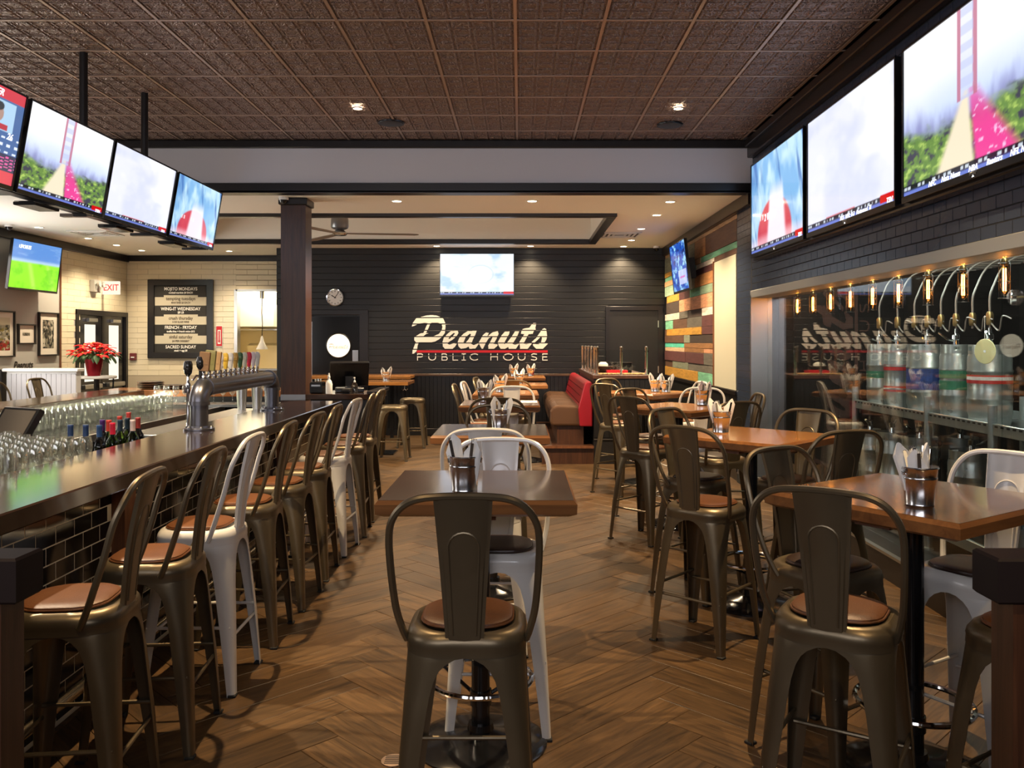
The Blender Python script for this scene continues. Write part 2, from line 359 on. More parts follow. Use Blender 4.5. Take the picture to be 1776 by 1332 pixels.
# ================================================================ tile surfaces
def tilewall(parent, name, m, M, u0, u1, v0, v1, tw, th, gap, dep, key=None, maxn=300, joined='tile_field', skip=None, off=.5, bev=.0004, minw=.012):
    """running-bond tiles in the (u, v) plane, M maps (u, -depth out, v); largest in the picture are single objects"""
    items = []; rows = int(math.ceil((v1-v0)/th-1e-6))
    for r in range(rows):
        za, zb = v0+r*th, min(v0+(r+1)*th, v1)
        o = (r % 2)*off*tw; n = int(math.ceil((u1-u0)/tw))+2
        for c in range(-1, n):
            a = max(u0, u0+c*tw+o-tw*off); b = min(u1, u0+(c+1)*tw+o-tw*off)
            if b-a < minw: continue
            if skip and skip((a+b)/2, (za+zb)/2): continue
            items.append((a, b, za, zb))
    key = key or (lambda q: 0)
    items.sort(key=key); cache = {}
    rest = MB(); rest.M = M
    for i, (a, b, za, zb) in enumerate(items):
        if i < maxn:
            kk = (round(b-a, 4), round(zb-za, 4))
            if kk not in cache: cache[kk] = MB().box(-(kk[0]-gap)/2, (kk[0]-gap)/2, -dep, 0, -(kk[1]-gap)/2, (kk[1]-gap)/2, ch=bev).mesh(name, m)
            o = link(name, cache[kk], parent)
            o.matrix_local = M @ Matrix.Translation(((a+b)/2, 0, (za+zb)/2)) @ Matrix.Rotation(random.uniform(-.004, .004), 4, 'Z') @ Matrix.Rotation(random.uniform(-.004, .004), 4, 'X')
        else: rest.box(a+gap/2, b-gap/2, -dep, 0, za+gap/2, zb-gap/2)
    if len(items) > maxn: tag(rest.obj(joined, m, parent), kind='stuff')
MR = Matrix.Translation((0, 0, 0))
def planeM(kind, c):
    if kind == 'F': return Matrix.Translation((0, c, 0))                                   # faces -Y: u = X
    if kind == 'R': return Matrix(((0, 1, 0, c), (1, 0, 0, 0), (0, 0, 1, 0), (0, 0, 0, 1)))  # faces -X: u = Y, depth -X
    if kind == 'L': return Matrix(((0, -1, 0, c), (1, 0, 0, 0), (0, 0, 1, 0), (0, 0, 0, 1))) # faces +X
# ================================================================ shell
LW, RW, BK, BK2, ZC, ZB, YB = -7.56, 2.54, 14.96, 16.3, 3.86, 3.3, 9.3
floor = thing('floor', 'herringbone floor of brown oak planks running through the whole bar room', 'floor', kind='structure')
bx('subfloor', mat('subfloor', (.03, .018, .01), .8), floor, LW-.1, 6.2, -2.1, 18.6, -.12, -.021)
PW, PL = .18, 1.08; q = 1/math.sqrt(2); pk = []
for band in range(-8, 9):
    for s in range(-14, 75):
        for kind in (0, 1):
            if kind == 0: uc, vc = s*PW+PL/2, s*PW+PW/2
            else: uc, vc = s*PW+PW/2, s*PW+PW+PL/2
            uc += -PL*band; vc += PL*band
            x, y = (uc-vc)*q, (uc+vc)*q
            if x < -2.35 or x > 2.95 or y < 1.6 or y > 15.2: continue
            if x > 2.2 and y > 10: pass
            pk.append((y, x, kind))
for y in [0]: pass
pk.sort(key=lambda p: p[0]+abs(p[1])*.2)
pm = MB().box(-PL/2+.0012, PL/2-.0012, -PW/2+.0012, PW/2-.0012, -.021, 0, ch=.0016).mesh('floor_plank', m_floor)
rest = MB()
for i, (y, x, kind) in enumerate(pk):
    a = PI/4 if kind == 0 else 3*PI/4
    if i < 300: link('floor_plank', pm, floor, (x, y, random.uniform(-.0004, .0004)), (0, 0, a))
    else:
        rest.M = Matrix.Translation((x, y, 0)) @ Matrix.Rotation(a, 4, 'Z'); rest.box(-PL/2+.001, PL/2-.001, -PW/2+.001, PW/2-.001, -.021, 0)
# border planks on the far left and behind the bar run
for yy in np.arange(9.0, 16.3, .18): rest.M = Matrix.Identity(4); rest.box(LW, -2.9, yy+.001, yy+.179, -.021, -.001)
tag(rest.obj('far_planks', m_floor, floor), kind='stuff')
# copper ceiling
ceil = thing('ceiling', 'embossed copper tile ceiling over the front of the bar room', 'ceiling', kind='structure')
bx('ceiling_backing', m_trim, ceil, LW-.1, RW+.1, -2.1, YB, ZC+.03, ZC+.12)
tb = MB(); tb.box(-.294, .294, -.294, .294, 0, .004)
for i in range(4):
    for j in range(4):
        a, b = -.288+i*.144, -.288+j*.144; s1, s2 = .005, .020
        vs = []
        for d, z in ((s1, 0), (s1+.006, -.009), (s2, -.010), (s2+.006, -.003)):
            vs += [(a+d, b+d, z), (a+.144-d, b+d, z), (a+.144-d, b+.144-d, z), (a+d, b+.144-d, z)]
        fs = [(12, 13, 14, 15)]
        for k in range(3):
            for l in range(4): fs.append((k*4+l, k*4+(l+1) % 4, k*4+4+(l+1) % 4, k*4+4+l))
        tb.add(vs, fs)
tm = tb.mesh('ceiling_tile', m_copper)
xs = [-.037+.611*k for k in range(-13, 5)]; ys = [5.81+.611*k for k in range(-7, 6)]
tl = [(x+.3055, y+.3055) for x in xs for y in ys if x+.611 <= RW+.3 and x > LW-.4 and y+.3 < YB]
tl.sort(key=lambda p: -(p[1] > 3.6)*10+abs(p[0])*.1)
for i, (x, y) in enumerate(tl[:299]):
    link('ceiling_tile', tm, ceil, (x, y, ZC+random.uniform(-.001, .001)), (0, 0, 0))
for x in xs:
    if x < RW: bx('ceiling_grid_bar', m_tbar, ceil, x-.011, x+.011, 1.5, YB, ZC-.012, ZC-.003)
for y in ys: bx('ceiling_grid_bar', m_tbar, ceil, LW, RW, y-.009, y+.009, ZC-.0125, ZC-.0035)
# soffit
so = thing('trim_1', 'pale soffit face with black bands where the copper ceiling steps down', 'soffit', kind='structure')
bx('soffit_face', m_soffit, so, LW, RW, YB, YB+.12, ZB, ZC+.1)
bx('soffit_band', m_trim, so, LW, RW, YB-.05, YB, 3.765, ZC-.01, ch=.008)
bx('soffit_band', m_trim, so, LW, RW, YB-.03, YB, ZB-.02, 3.385, ch=.006)
bx('soffit_band', m_trim, so, LW, RW, YB-.03, YB+.14, ZB-.024, ZB-.001)
# lower bay ceiling with tray
RX0, RX1, RY0, RY1 = -5.2, 1.15, 11.0, 13.95
lc = thing('ceiling_2', 'smooth cream lowered ceiling with a black edged recessed tray', 'ceiling', kind='structure')
b = MB()
for a in ((LW-.1, RW+.1, YB+.12, RY0), (LW-.1, RW+.1, RY1, 18.4), (LW-.1, RX0, RY0, RY1), (RX1, RW+.1, RY0, RY1)): b.box(a[0], a[1], a[2], a[3], ZB, ZB+.1)
b.box(RX0-.1, RX1+.1, RY0-.1, RY1+.1, 4.0, 4.1)
b.box(RX0-.1, RX0, RY0-.1, RY1+.1, ZB+.1, 4.0); b.box(RX1, RX1+.1, RY0-.1, RY1+.1, ZB+.1, 4.0)
b.box(RX0, RX1, RY0-.1, RY0, ZB+.1, 4.0); b.box(RX0, RX1, RY1, RY1+.1, ZB+.1, 4.0)
b.obj('ceiling_board', m_cream, lc)
for a in ((RX0-.09, RX1+.09, RY0-.09, RY0+.03), (RX0-.09, RX1+.09, RY1-.03, RY1+.09), (RX0-.09, RX0+.03, RY0+.03, RY1-.03), (RX1-.03, RX1+.09, RY0+.03, RY1-.03)):
    bx('tray_trim', m_trim, lc, *a, ZB-.045, ZB+.03, ch=.006)
# back wall (black shiplap)
wb = thing('wall_back', 'black shiplap wall with beadboard wainscot at the far end of the room', 'wall', kind='structure')
bx('wall_core', m_black, wb, -4.3, RW+.1, BK+.02, BK+.2, 0, ZB)
J0, JP = 2.073, .1115; z = J0-9*JP
D1 = (-3.74, -2.78, 0, 2.13)    # left door opening
while z < ZB:
    za, zb = max(z, 1.09), min(z+JP, ZB-.0)
    if zb-za > .02:
        x0 = -2.68 if za < D1[3]+.08 else -4.3
        x1 = 1.53 if za < 2.25 else RW
        o = MB().box(x0, x1, BK, BK+.02, za+.003, zb-.003, ch=.0035).obj('shiplap_board', m_ship, wb)
    z += JP
bx('wainscot_cap', wood('cap_wood', (.07, .035, .018), (.14, .07, .03), .35), wb, -2.68, 1.02, BK-.035, BK, 1.045, 1.085, ch=.004)
b = MB(); x = -2.6
while x < RW-.01: b.box(x+.0035, min(x+.071, RW)-.0035, BK-.012, BK+.02, .12, 1.045, ch=.003); x += .071
tag(b.obj('beadboard', m_ship, wb), kind='stuff')
bx('baseboard_back', m_black, wb, -2.6, RW, BK-.02, BK, 0, .12, ch=.003)
# doors in the back wall
d1 = thing('door_1', 'black swing door with a round lit window beside the clock', 'door', (0, 0, 0), kind='structure')
bx('door_leaf', m_blackgloss, d1, D1[0]+.05, D1[1]-.05, BK-.01, BK+.03, 0.02, 2.09)
for a in ((D1[0]-.03, D1[0]+.05), (D1[1]-.05, D1[1]+.1)): bx('door_frame', m_trim, d1, a[0], a[1], BK-.04, BK+.02, 0, 2.2, ch=.006)
bx('door_frame', m_trim, d1, D1[0]-.03, D1[1]+.1, BK-.041, BK+.02, 2.12, 2.21, ch=.006)
MB().lathe([(.215, 0), (.215, .012), (.19, .014)], 36).obj('porthole', emit('porthole_light', (1, .86, .62), 1.0), d1, True, loc=(-3.205, BK-.01, 1.58), rot=(PI/2, 0, 0))
MB().tube([(.215*math.cos(a), .215*math.sin(a), .01) for a in np.linspace(0, 2*PI, 33)[:-1]], .012, 8, True).obj('porthole_ring', m_trim, d1, True, loc=(-3.205, BK-.01, 1.58), rot=(PI/2, 0, 0))
bx('edge_strip', m_steel, d1, D1[0]+.052, D1[0]+.072, BK-.02, BK-.009, .1, 2.0)
bx('push_plate', m_steel, d1, -2.96, -2.86, BK-.018, BK-.01, 1.3, 1.5)
wordmark('', '', Matrix.Translation((-3.205, BK-.03, 1.57)), .00021, 8, False, .002, m_letter, m_letter, parent=link('porthole_lettering', None, d1), tagline=False)
d3 = thing('door_2', 'flush black door at the right end of the shiplap wall', 'door', kind='structure')
bx('door_leaf', m_black, d3, 1.57, 2.42, BK-.005, BK+.02, 0, 2.2); bx('door_frame', m_trim, d3, 1.5, 1.57, BK-.03, BK+.02, 0, 2.27, ch=.004)
bx('door_frame', m_trim, d3, 2.42, 2.5, BK-.03, BK+.02, 0, 2.27, ch=.004); bx('door_frame', m_trim, d3, 1.57, 2.42, BK-.03, BK+.02, 2.2, 2.27, ch=.004)
for z in (.4, 1.1, 1.9): bx('hinge', m_steel, d3, 2.41, 2.43, BK-.035, BK-.02, z, z+.12)
# brick back wall with kitchen pass
w2 = thing('wall_left_back', 'cream glazed brick wall carrying the menu board and kitchen pass', 'wall', kind='structure')
KX0, KX1, KZ0, KZ1 = -5.46, -4.3, 1.13, 2.62
b = MB(); b.box(LW-.1, KX0, BK2, BK2+.15, 0, ZB); b.box(KX0, -4.2, BK2, BK2+.15, 0, KZ0); b.box(KX0, -4.2, BK2, BK2+.15, KZ1, ZB); b.box(KX1, -4.2, BK2, BK2+.15, KZ0, KZ1)
b.obj('wall_core', m_grout, w2)
bx('wall_return', m_black, w2, -4.32, -4.22, BK+.2, BK2, 0, ZB)
inpass = lambda u, v: u > KX0+.02 and KZ0 < v < KZ1
tilewall(w2, 'brick', m_brick, planeM('F', BK2), LW, KX0, 1.0, ZB-.08, .41, .102, .006, .004, key=lambda q: -q[2], maxn=295, joined='far_bricks')
b = MB(); b.M = planeM('F', BK2)
for r in range(6):
    for c in range(4):
        o = (r % 2)*.2; b.box(max(KX0, KX0+c*.41-o+.004), min(KX1, KX0+(c+1)*.41-o-.004), -.012, 0, KZ1+.01+r*.102, KZ1+.005+r*.102+.09)
tag(b.obj('bricks_above_pass', m_brick, w2), kind='stuff')
bx('crown_trim', m_trim, w2, LW, -4.3, BK2-.05, BK2, ZB-.11, ZB, ch=.006)
# left wall
wl = thing('wall_left', 'left wall, painted grey at the front and cream glazed brick round the exit doors', 'wall', kind='structure')
DY0, DY1, DZ = 14.44, 16.26, 2.165
b = MB(); b.box(LW-.15, LW, -2.1, DY0, -.02, ZC); b.box(LW-.15, LW, DY0, BK2, DZ, ZC); b.obj('wall_core', m_grey, wl)
tilewall(wl, 'brick', m_brick, planeM('L', LW), 13.95, BK2-.02, 1.0, ZB-.08, .41, .102, .006, .006, key=lambda q: -q[2], maxn=200, joined='far_bricks', skip=lambda u, v: u > DY0-.05 and v < DZ)
bx('grout_sheet', m_grout, wl, LW, LW+.004, 13.95, BK2, DZ, ZB)
bx('edge_trim', m_post, wl, LW, LW+.02, 13.92, 13.95, 0, ZB)
bx('crown_trim', m_trim, wl, LW, LW+.05, YB+.15, BK2, ZB-.13, ZB, ch=.006)
d2 = thing('door_3', 'black double exit doors with narrow glass lites in the left wall', 'door', kind='structure')
m_lite = emit('daylit_glass', (1, .93, .75), .62)
for k in range(2):
    y0 = DY0+.05+k*.87
    lf = bx('door_leaf', m_blackgloss, d2, LW-.06, LW-.01, y0, y0+.85, .02, DZ-.05)
    bx('lite', m_lite, lf, LW-.011, LW-.006, y0+.25, y0+.62, .95, 1.95)
    bx('push_bar', m_steel, lf, LW-.005, LW+.06, y0+.15, y0+.75, .82, .9, ch=.01)
    bx('door_closer', m_steel, lf, LW-.005, LW+.05, y0+.3, y0+.6, 2.0, 2.06, ch=.005)
for a in ((DY0-.03, DY0+.05), (DY1-.05, DY1+.03)): bx('door_frame', m_trim, d2, LW-.1, LW+.03, a[0], a[1], 0, DZ+.03, ch=.005)
bx('door_frame', m_trim, d2, LW-.1, LW+.031, DY0-.03, DY1+.03, DZ-.05, DZ+.04, ch=.005)
for k in range(2): text('Peanuts', .13, WL(LW+.0, DY0+.49+k*.87, 1.42), m_trim, d2, 'door_lettering', .003, shear=.3)
# right wall: blue-black tile, stainless framed cooler window, reclaimed boards
wr = thing('wall_right', 'blue-black tiled right wall above and beside the keg cooler window', 'wall', kind='structure')
GY1, GZ1, GZ0, GX = 9.35, 2.165, .17, 2.71
b = MB(); b.box(RW+.003, RW+.15, -2.1, GY1, GZ1, ZC+.1); b.box(RW+.003, RW+.3, GY1, 9.98, 0, ZC); b.box(RW+.003, RW+.15, -2.1, 3.2, 0, GZ1)
b.obj('wall_core', m_bgrout2, wr)
MRt = planeM('R', RW+.003)
pxs = lambda q: (abs((q[0]+q[1])/2-6.0)+abs(q[2]-2.3)*6)
tilewall(wr, 'wall_tile', m_btile, MRt, 3.4, 9.34, GZ1+.045, 3.66, .152, .076, .0065, .0015, key=lambda q: (q[2]*4+abs(q[0]-5.5)*.3), maxn=250, joined='upper_tiles', bev=.0014)
tilewall(wr, 'wall_tile', m_btile, MRt, 9.37, 9.98, .1, 3.17, .152, .076, .0048, .0009, key=lambda q: abs(q[2]-2), maxn=45, joined='pier_tiles')
b = MB().box(RW-.06, RW+.02, -2, YB, 3.66, ZC-.012, ch=.01).box(RW-.10, RW, -2, YB, ZC-.09, ZC-.013, ch=.008)
b.obj('trim_2', m_trim, wr)
bx('trim_3', m_trim, wr, RW-.05, RW+.02, YB, BK, 3.155, ZB, ch=.008)
# reclaimed board wall
rb = thing('wall_right_back', 'patchwork wall of reclaimed coloured boards beyond the tiled pier', 'wall', kind='structure')
bx('wall_core', m_black, rb, RW+.02, RW+.15, 9.98, BK, 0, ZB)
C = dict(tan=(.50, .30, .15), brn=(.11, .055, .032), dk=(.05, .035, .028), ggn=(.22, .24, .17), grn=(.16, .42, .27), wht=(.62, .58, .50), mar=(.10, .035, .035),
         org=(.36, .17, .065), pgr=(.25, .36, .25), yel=(.48, .25, .04), sal=(.55, .27, .15), gry=(.12, .11, .09), trq=(.10, .55, .40), crm=(.60, .42, .26), oak=(.27, .13, .05))
BM = {k: wood('board_'+k, tuple(x*.6 for x in v), tuple(min(1, x*1.15) for x in v), .55, .12, (14, 1.6, 14)) for k, v in C.items()}
A = 11.15
ROWS = [(3.10, 3.155, [(9.98, 14.95, 'tan')]),
 (2.84, 3.10, [(9.98, 11.68, 'brn'), (11.68, 12.4, 'org'), (12.4, 14.95, 'ggn')]),
 (2.76, 2.84, [(9.98, 12.0, 'grn'), (12.0, 13.3, 'tan'), (13.3, 14.95, 'yel')]),
 (2.69, 2.76, [(9.98, A, 'brn'), (A, 12.33, 'wht'), (12.33, 14.95, 'grn')]),
 (2.60, 2.69, [(A, 12.4, 'mar'), (12.4, 13.9, 'oak'), (13.9, 14.95, 'tan')]),
 (2.43, 2.60, [(A, 12.4, 'org'), (12.4, 13.5, 'ggn'), (13.5, 14.95, 'pgr')]),
 (2.31, 2.43, [(A, 12.0, 'pgr'), (12.0, 12.75, 'grn'), (12.75, 13.6, 'mar'), (13.6, 14.75, 'yel')]),
 (2.12, 2.31, [(A, 13.6, 'sal'), (13.6, 14.8, 'dk')]),
 (2.01, 2.12, [(A, 11.9, 'wht'), (11.9, 12.9, 'dk'), (12.9, 13.6, 'gry'), (13.6, 14.95, 'wht')]),
 (1.86, 2.01, [(A, 11.9, 'mar'), (11.9, 13.0, 'gry'), (13.0, 14.2, 'brn'), (14.2, 14.95, 'grn')]),
 (1.75, 1.86, [(A, 11.9, 'mar'), (11.93, 14.75, 'yel'), (14.75, 14.95, 'brn')]),
 (1.63, 1.75, [(A, 12.75, 'dk'), (12.75, 13.2, 'ggn'), (13.2, 14.95, 'brn')]),
 (1.555, 1.63, [(A, 13.2, 'oak'), (13.2, 14.95, 'trq')]),
 (1.49, 1.555, [(A, 11.8, 'sal'), (11.8, 13.2, 'oak'), (13.2, 14.95, 'crm')]),
 (1.33, 1.49, [(A, 11.8, 'gry'), (11.8, 13.1, 'mar'), (13.1, 14.95, 'mar')]),
 (1.22, 1.33, [(A, 12.9, 'gry'), (12.9, 14.2, 'ggn'), (14.2, 14.95, 'brn')]),
 (1.07, 1.22, [(A, 12.2, 'grn'), (12.2, 13.5, 'yel'), (13.5, 14.95, 'yel')])]
for z0, z1, its in ROWS:
    for y0, y1, c in its:
        t = random.uniform(.012, .026)
        bx('reclaimed_board', BM[c], rb, RW+.02-t, RW+.02, y0+.003, y1-.003, z0+.002, z1-.002, ch=.002)
bx('pale_panel', mat('pale_panel', (.47, .45, .35), .5), rb, RW-.005, RW+.02, 10.0, A-.03, 1.075, 2.685)
bx('panel_frame', m_post, rb, RW-.02, RW+.02, A-.03, A, 1.07, 2.7)
bx('wainscot_cap', m_trim, rb, RW-.02, RW+.02, 9.98, BK-.02, 1.02, 1.07, ch=.004)
b = MB(); y = 9.98
while y < BK-.04: b.box(RW-.005, RW+.02, y+.003, y+.068, .12, 1.02, ch=.003); y += .071
tag(b.obj('beadboard', m_ship, rb), kind='stuff')
# front wall behind the camera
wf = thing('wall_front', 'dark street-front wall behind the viewpoint', 'wall', kind='structure')
bx('wall_panel', mat('front_wall', (.12, .10, .09), .8), wf, LW-.1, RW+.1, -2.2, -2.1, 0, ZC)
# keg cooler
gw = thing('window_1', 'stainless framed glass wall of the keg cooler', 'window', kind='structure')
bx('head_trim', m_steelsoft, gw, RW-.012, GX+.05, 3.2, GY1, GZ1-.035, GZ1+.045, ch=.004)
bx('jamb', m_steel, gw, RW-.012, GX+.05, GY1-.03, GY1+.01, GZ0, GZ1, ch=.003)
b = MB().box(RW, GX+.1, 3.2, GY1, .0, GZ0); b.obj('curb', m_trim, gw)
bx('curb_edge', m_steel, gw, RW-.008, RW+.03, 3.2, GY1, GZ0-.0, GZ0+.02)
ye = [3.2, 3.58, 4.79, 6.02, 7.24, 8.44, 9.32]
for a, c in zip(ye[:-1], ye[1:]): 
    bx('glass_pane', m_pane, gw, GX, GX+.01, a+.003, c-.003, GZ0+.02, GZ1-.036)
co = thing('cooler_room', 'dark interior of the walk-in keg cooler behind the glass', 'room', kind='structure')
m_cool = mat('cooler_wall', (.016, .013, .012), .35)
b = MB(); b.box(2.85, 5.6, GY1+.02, GY1+.1, 0, 3.0); b.box(5.5, 5.6, 3.0, GY1+.02, 0, 3.0); b.box(2.72, 5.6, 3.1, 3.2, 0, 3.0); b.box(2.7, 5.6, 3.2, GY1+.02, 2.75, 2.85)
b.box(2.8, 5.6, 3.2, GY1, -.0, .02); b.obj('cooler_walls', m_cool, co)
m_brown = mat('reflected_sign_brown', (.085, .04, .03), .6)  # brown imitates a sign's reflection in the cooler glass
MV = Matrix.Translation((3.42, GY1+.012, 1.15)) @ Matrix.Rotation(-PI/2, 4, 'Y')
wordmark('reflected_lettering', 'brown vertical lettering inside the keg cooler, standing in for a reflected sign', MV, .00135, 5, False, .006, m_brown, m_brown)
# kitchen behind the pass
kt = thing('kitchen_room', 'bright stainless kitchen seen through the pass', 'room', kind='structure')
m_ks = mat('kitchen_steel', (.75, .66, .46), .35, .6)
b = MB(); b.box(-6.2, -3.6, 18.2, 18.3, .9, 3.0); b.box(-6.3, -6.2, 16.45, 18.2, .9, 3.0); b.box(-3.6, -3.5, 16.45, 18.2, .9, 3.0); b.box(-6.2, -3.6, 16.45, 18.3, 2.95, 3.05); b.box(-6.2, -3.6, 16.45, 18.2, .85, .95)
b.obj('kitchen_walls', m_ks, kt)
bx('white_cabinet', m_white, kt, -5.9, -5.0, 17.2, 17.9, 1.95, 2.9, ch=.01)
bx('shelf', m_steel, kt, -6.1, -3.7, 17.4, 18.2, 1.88, 1.91); bx('hood', m_ks, kt, -5.7, -4.0, 17.7, 18.2, 1.0, 1.62, ch=.05)
for a in ((KX0-.03, KX0+.03, KZ0-.03, KZ1+.03), (KX1-.03, KX1+.03, KZ0-.03, KZ1+.03)): bx('pass_frame', m_steel, kt, a[0], a[1], BK2-.03, BK2+.15, a[2], a[3])
bx('pass_frame', m_steel, kt, KX0, KX1, BK2-.03, BK2+.15, KZ1, KZ1+.03); bx('pass_shelf', m_steel, kt, KX0-.05, KX1+.05, BK2-.12, BK2+.3, KZ0-.03, KZ0)
area(-5.0, 17.0, 2.9, 1.2, .8, 38, (1, .86, .6))
def heat_lamp(x, y, z, label, g=None):
    t = thing('heat_lamp', label, 'lamp', (x, y, 0), group=g)
    MB().lathe([(.012, z+.26), (.03, z+.2), (.035, z+.16), (.11, z+.01), (.11, z), (.1, z+.005)], 20).obj('lamp_shade', m_whitemetal, t, True)
    MB().tube([(0, 0, z+.25), (.008, 0, z+.5), (-.006, 0, z+.7), (0, 0, KZ1-.1)], .008, 6).obj('cord', m_black, t, True)
    MB().lathe([(.04, KZ1-.14), (.04, KZ1+.0)], 14).obj('ceiling_mount', m_steel, t, True)
heat_lamp(-5.0, 16.42, 1.50, 'white cone heat lamp on a coiled cord hanging in the kitchen pass')
# column
cl = thing('column', 'dark wood clad column at the corner of the bar', 'column', (-2.606, 9.87, 0), kind='structure')
MB().box(-.142, .142, -.14, .14, 0, 3.22, ch=.006).obj('column_cladding', m_column, cl)
MB().box(-.165, .165, -.16, .16, 3.22, 3.3, ch=.008).obj('column_cap', m_trim, cl)
MB().box(-.15, .15, -.15, .15, .0, .14, ch=.004).obj('column_base', m_trim, cl)
# foreground pony walls
for nm, lab, x0, x1, dx in (('pony_wall', 'dark capped low wall end at the lower left edge', -3.4, -1.147, -.035), ('pony_wall', 'dark capped low wall end at the lower right edge', 1.085, 3.2, .03)):
    t = thing(nm, lab, 'partition', kind=None)
    bx('wall_cap', m_cap, t, x0, x1, 1.93, 2.04, 1.055, 1.16, ch=.006)
    bx('wall_body', m_column, t, x0+(.04 if dx > 0 else 0), x1-(.04 if dx < 0 else 0), 1.94, 2.03, 0, 1.055)
# ================================================================ wall sign
wordmark('wall_sign', 'large white striped script sign with red underline on the black shiplap wall', Matrix.Translation((-.723, BK-.0065, 1.788)), .001486, 3.0)
# ================================================================ stools
def corner_ring(s, r, t):
    c = s-r; a = PI*r/4
    if t > a: return (c-(t-a), s)
    if t < -a: return (s, c-(-t-a))
    ph = PI/4+t/r; return (c+r*math.cos(ph), c+r*math.sin(ph))
def full_ring(s, r, n=8):
    out = []
    T = s-r+PI*r/4
    for qd in range(4):
        for i in range(n):
            t = -T+2*T*i/n; x, y = corner_ring(s, r, t)
            for _ in range(qd): x, y = -y, x
            out.append((x, y))
    return out
def loft(mb, rings, close_top=True, close_bot=False):
    n = len(rings[0]); vs = [p for r in rings for p in r]; fs = []
    for k in range(len(rings)-1):
        for i in range(n):
            j = (i+1) % n; fs.append((k*n+i, k*n+j, k*n+n+j, k*n+n+i))
    if close_bot: fs.append(tuple(range(n-1, -1, -1)))
    if close_top: fs.append(tuple(range((len(rings)-1)*n, len(rings)*n)))
    mb.add(vs, fs)
def lerp(tab, z):
    for (z0, v0), (z1, v1) in zip(tab[:-1], tab[1:]):
        if z0 <= z <= z1 or z0 >= z >= z1:
            f = (z-z0)/(z1-z0) if z1 != z0 else 0; return v0+(v1-v0)*f
    return tab[-1][1]
ATAB = [(.69, 0), (.685, .030), (.67, .058), (.65, .078), (.62, .094), (.57, .108), (.5, .120), (.4, .134), (.3, .148), (.15, .168), (0, .186)]
STAB = [(.70, .186), (.6, .190), (.5, .195), (.3, .207), (0, .222)]
RTAB = [(.70, .113), (.6, .085), (.5, .058), (.3, .03), (0, .016)]
def stool_meshes(metal, leather):
    R = {}
    b = MB(); rings = []
    for s, r, z in ((.140, .115, .746), (.150, .12, .755), (.164, .125, .760), (.177, .125, .753), (.186, .122, .738), (.189, .12, .720), (.187, .118, .714), (.187, .112, .690)):
        rings.append([(x, y, z) for x, y in full_ring(s, r)])
    loft(b, rings[::-1], True, False)
    R['seat_shell'] = b.mesh('seat_shell', metal, True, -.002)
    b = MB(); Z = [.69, .685, .67, .65, .62, .57, .5, .4, .3, .15, .0]; nn = 8; vs = []; fs = []
    for z in Z:
        s, r = lerp(STAB, z), lerp(RTAB, z); T = s-r+PI*r/4; hw = T-lerp(ATAB, z)
        for i in range(nn+1):
            x, y = corner_ring(s, r, -hw+2*hw*i/nn); vs.append((x, y, z))
    for k in range(len(Z)-1):
        for i in range(nn): fs.append((k*(nn+1)+i, k*(nn+1)+i+1, (k+1)*(nn+1)+i+1, (k+1)*(nn+1)+i))
    b.add(vs, fs); lg = b.mesh('leg', metal, True, .003); R['leg'] = lg
    b = MB().box(.190, .226, .190, .226, -.001, .012, ch=.003); R['foot'] = b.mesh('foot', m_rubber)
    b = MB(); z1 = .27; z2 = .315
    s1, s2 = lerp(STAB, z1)-.012, lerp(STAB, z2)-.012
    for sg in (-1, 1):
        b.tube([(-s1, sg*s1, z1), (s1, sg*s1, z1)], .008, 8); b.tube([(sg*s2, -s2, z2), (sg*s2, s2, z2)], .008, 8)
    R['footrest'] = b.mesh('footrest', metal, True)
    b = MB(); rings = []
    for s, z in ((.133, .757), (.143, .760), (.146, .766), (.144, .773), (.136, .778), (.10, .781)):
        rings.append([(x*1.0, y*.98+.012, z) for x, y in full_ring(s, .105 if s > .12 else .075)])
    loft(b, rings, True, True); R['cushion'] = b.mesh('cushion', leather, True)
    rg = [(x, y*.98+.012, .765) for x, y in full_ring(.147, .105)]
    b = MB().tube(rg, .0035, 6, True); R['piping'] = b.mesh('piping', leather, True)
    half = [(.188, -.085, .715), (.200, -.105, .755), (.216, -.135, .83), (.225, -.175, .95), (.227, -.205, 1.06), (.214, -.228, 1.12), (.180, -.244, 1.165), (.13, -.252, 1.188), (.06, -.256, 1.195)]
    pts = half+[(0, -.256, 1.196)]+[(-x, y, z) for x, y, z in reversed(half)]
    b = MB().tube(spline(pts, 4), .0115, 8); R['back_hoop'] = b.mesh('back_hoop', metal, True)
    b = MB(); rows = 9; vs = []; fs = []
    def sp(v):
        z = .742+(1.188-.742)*v; y = -.178-(.256-.178)*v+.012*math.sin(PI*v); hw = .056+(.086-.056)*v; return y, z, hw
    cols = [(-1, .012), (-1, 0), (-.86, 0), (-.8, -.004), (0, -.006), (.8, -.004), (.86, 0), (1, 0), (1, .012)]
    for k in range(rows+1):
        y, z, hw = sp(k/rows)
        for c, d in cols: vs.append((c*hw, y+d, z))
    m = len(cols)
    for k in range(rows):
        for i in range(m-1): fs.append((k*m+i, k*m+i+1, (k+1)*m+i+1, (k+1)*m+i))
    b.add(vs, fs); R['back_splat'] = b.mesh('back_splat', metal, True, .0022)
    pa = []
    for v in np.linspace(.04, .66, 8): y, z, hw = sp(v); pa.append((-.62*hw, y-.006, z))
    yc, zc, hc = sp(.66); w_ = .62*hc
    top = [(-w_*math.cos(a), sp(.66+(w_*math.sin(a))/.446)[0]-.006, zc+w_*math.sin(a)) for a in np.linspace(.2, PI-.2, 9)]
    pa = pa+top+[(-x, y, z) for x, y, z in reversed(pa)]
    b = MB().tube(pa, .0042, 6); R['splat_bead'] = b.mesh('splat_bead', metal, True)
    return R
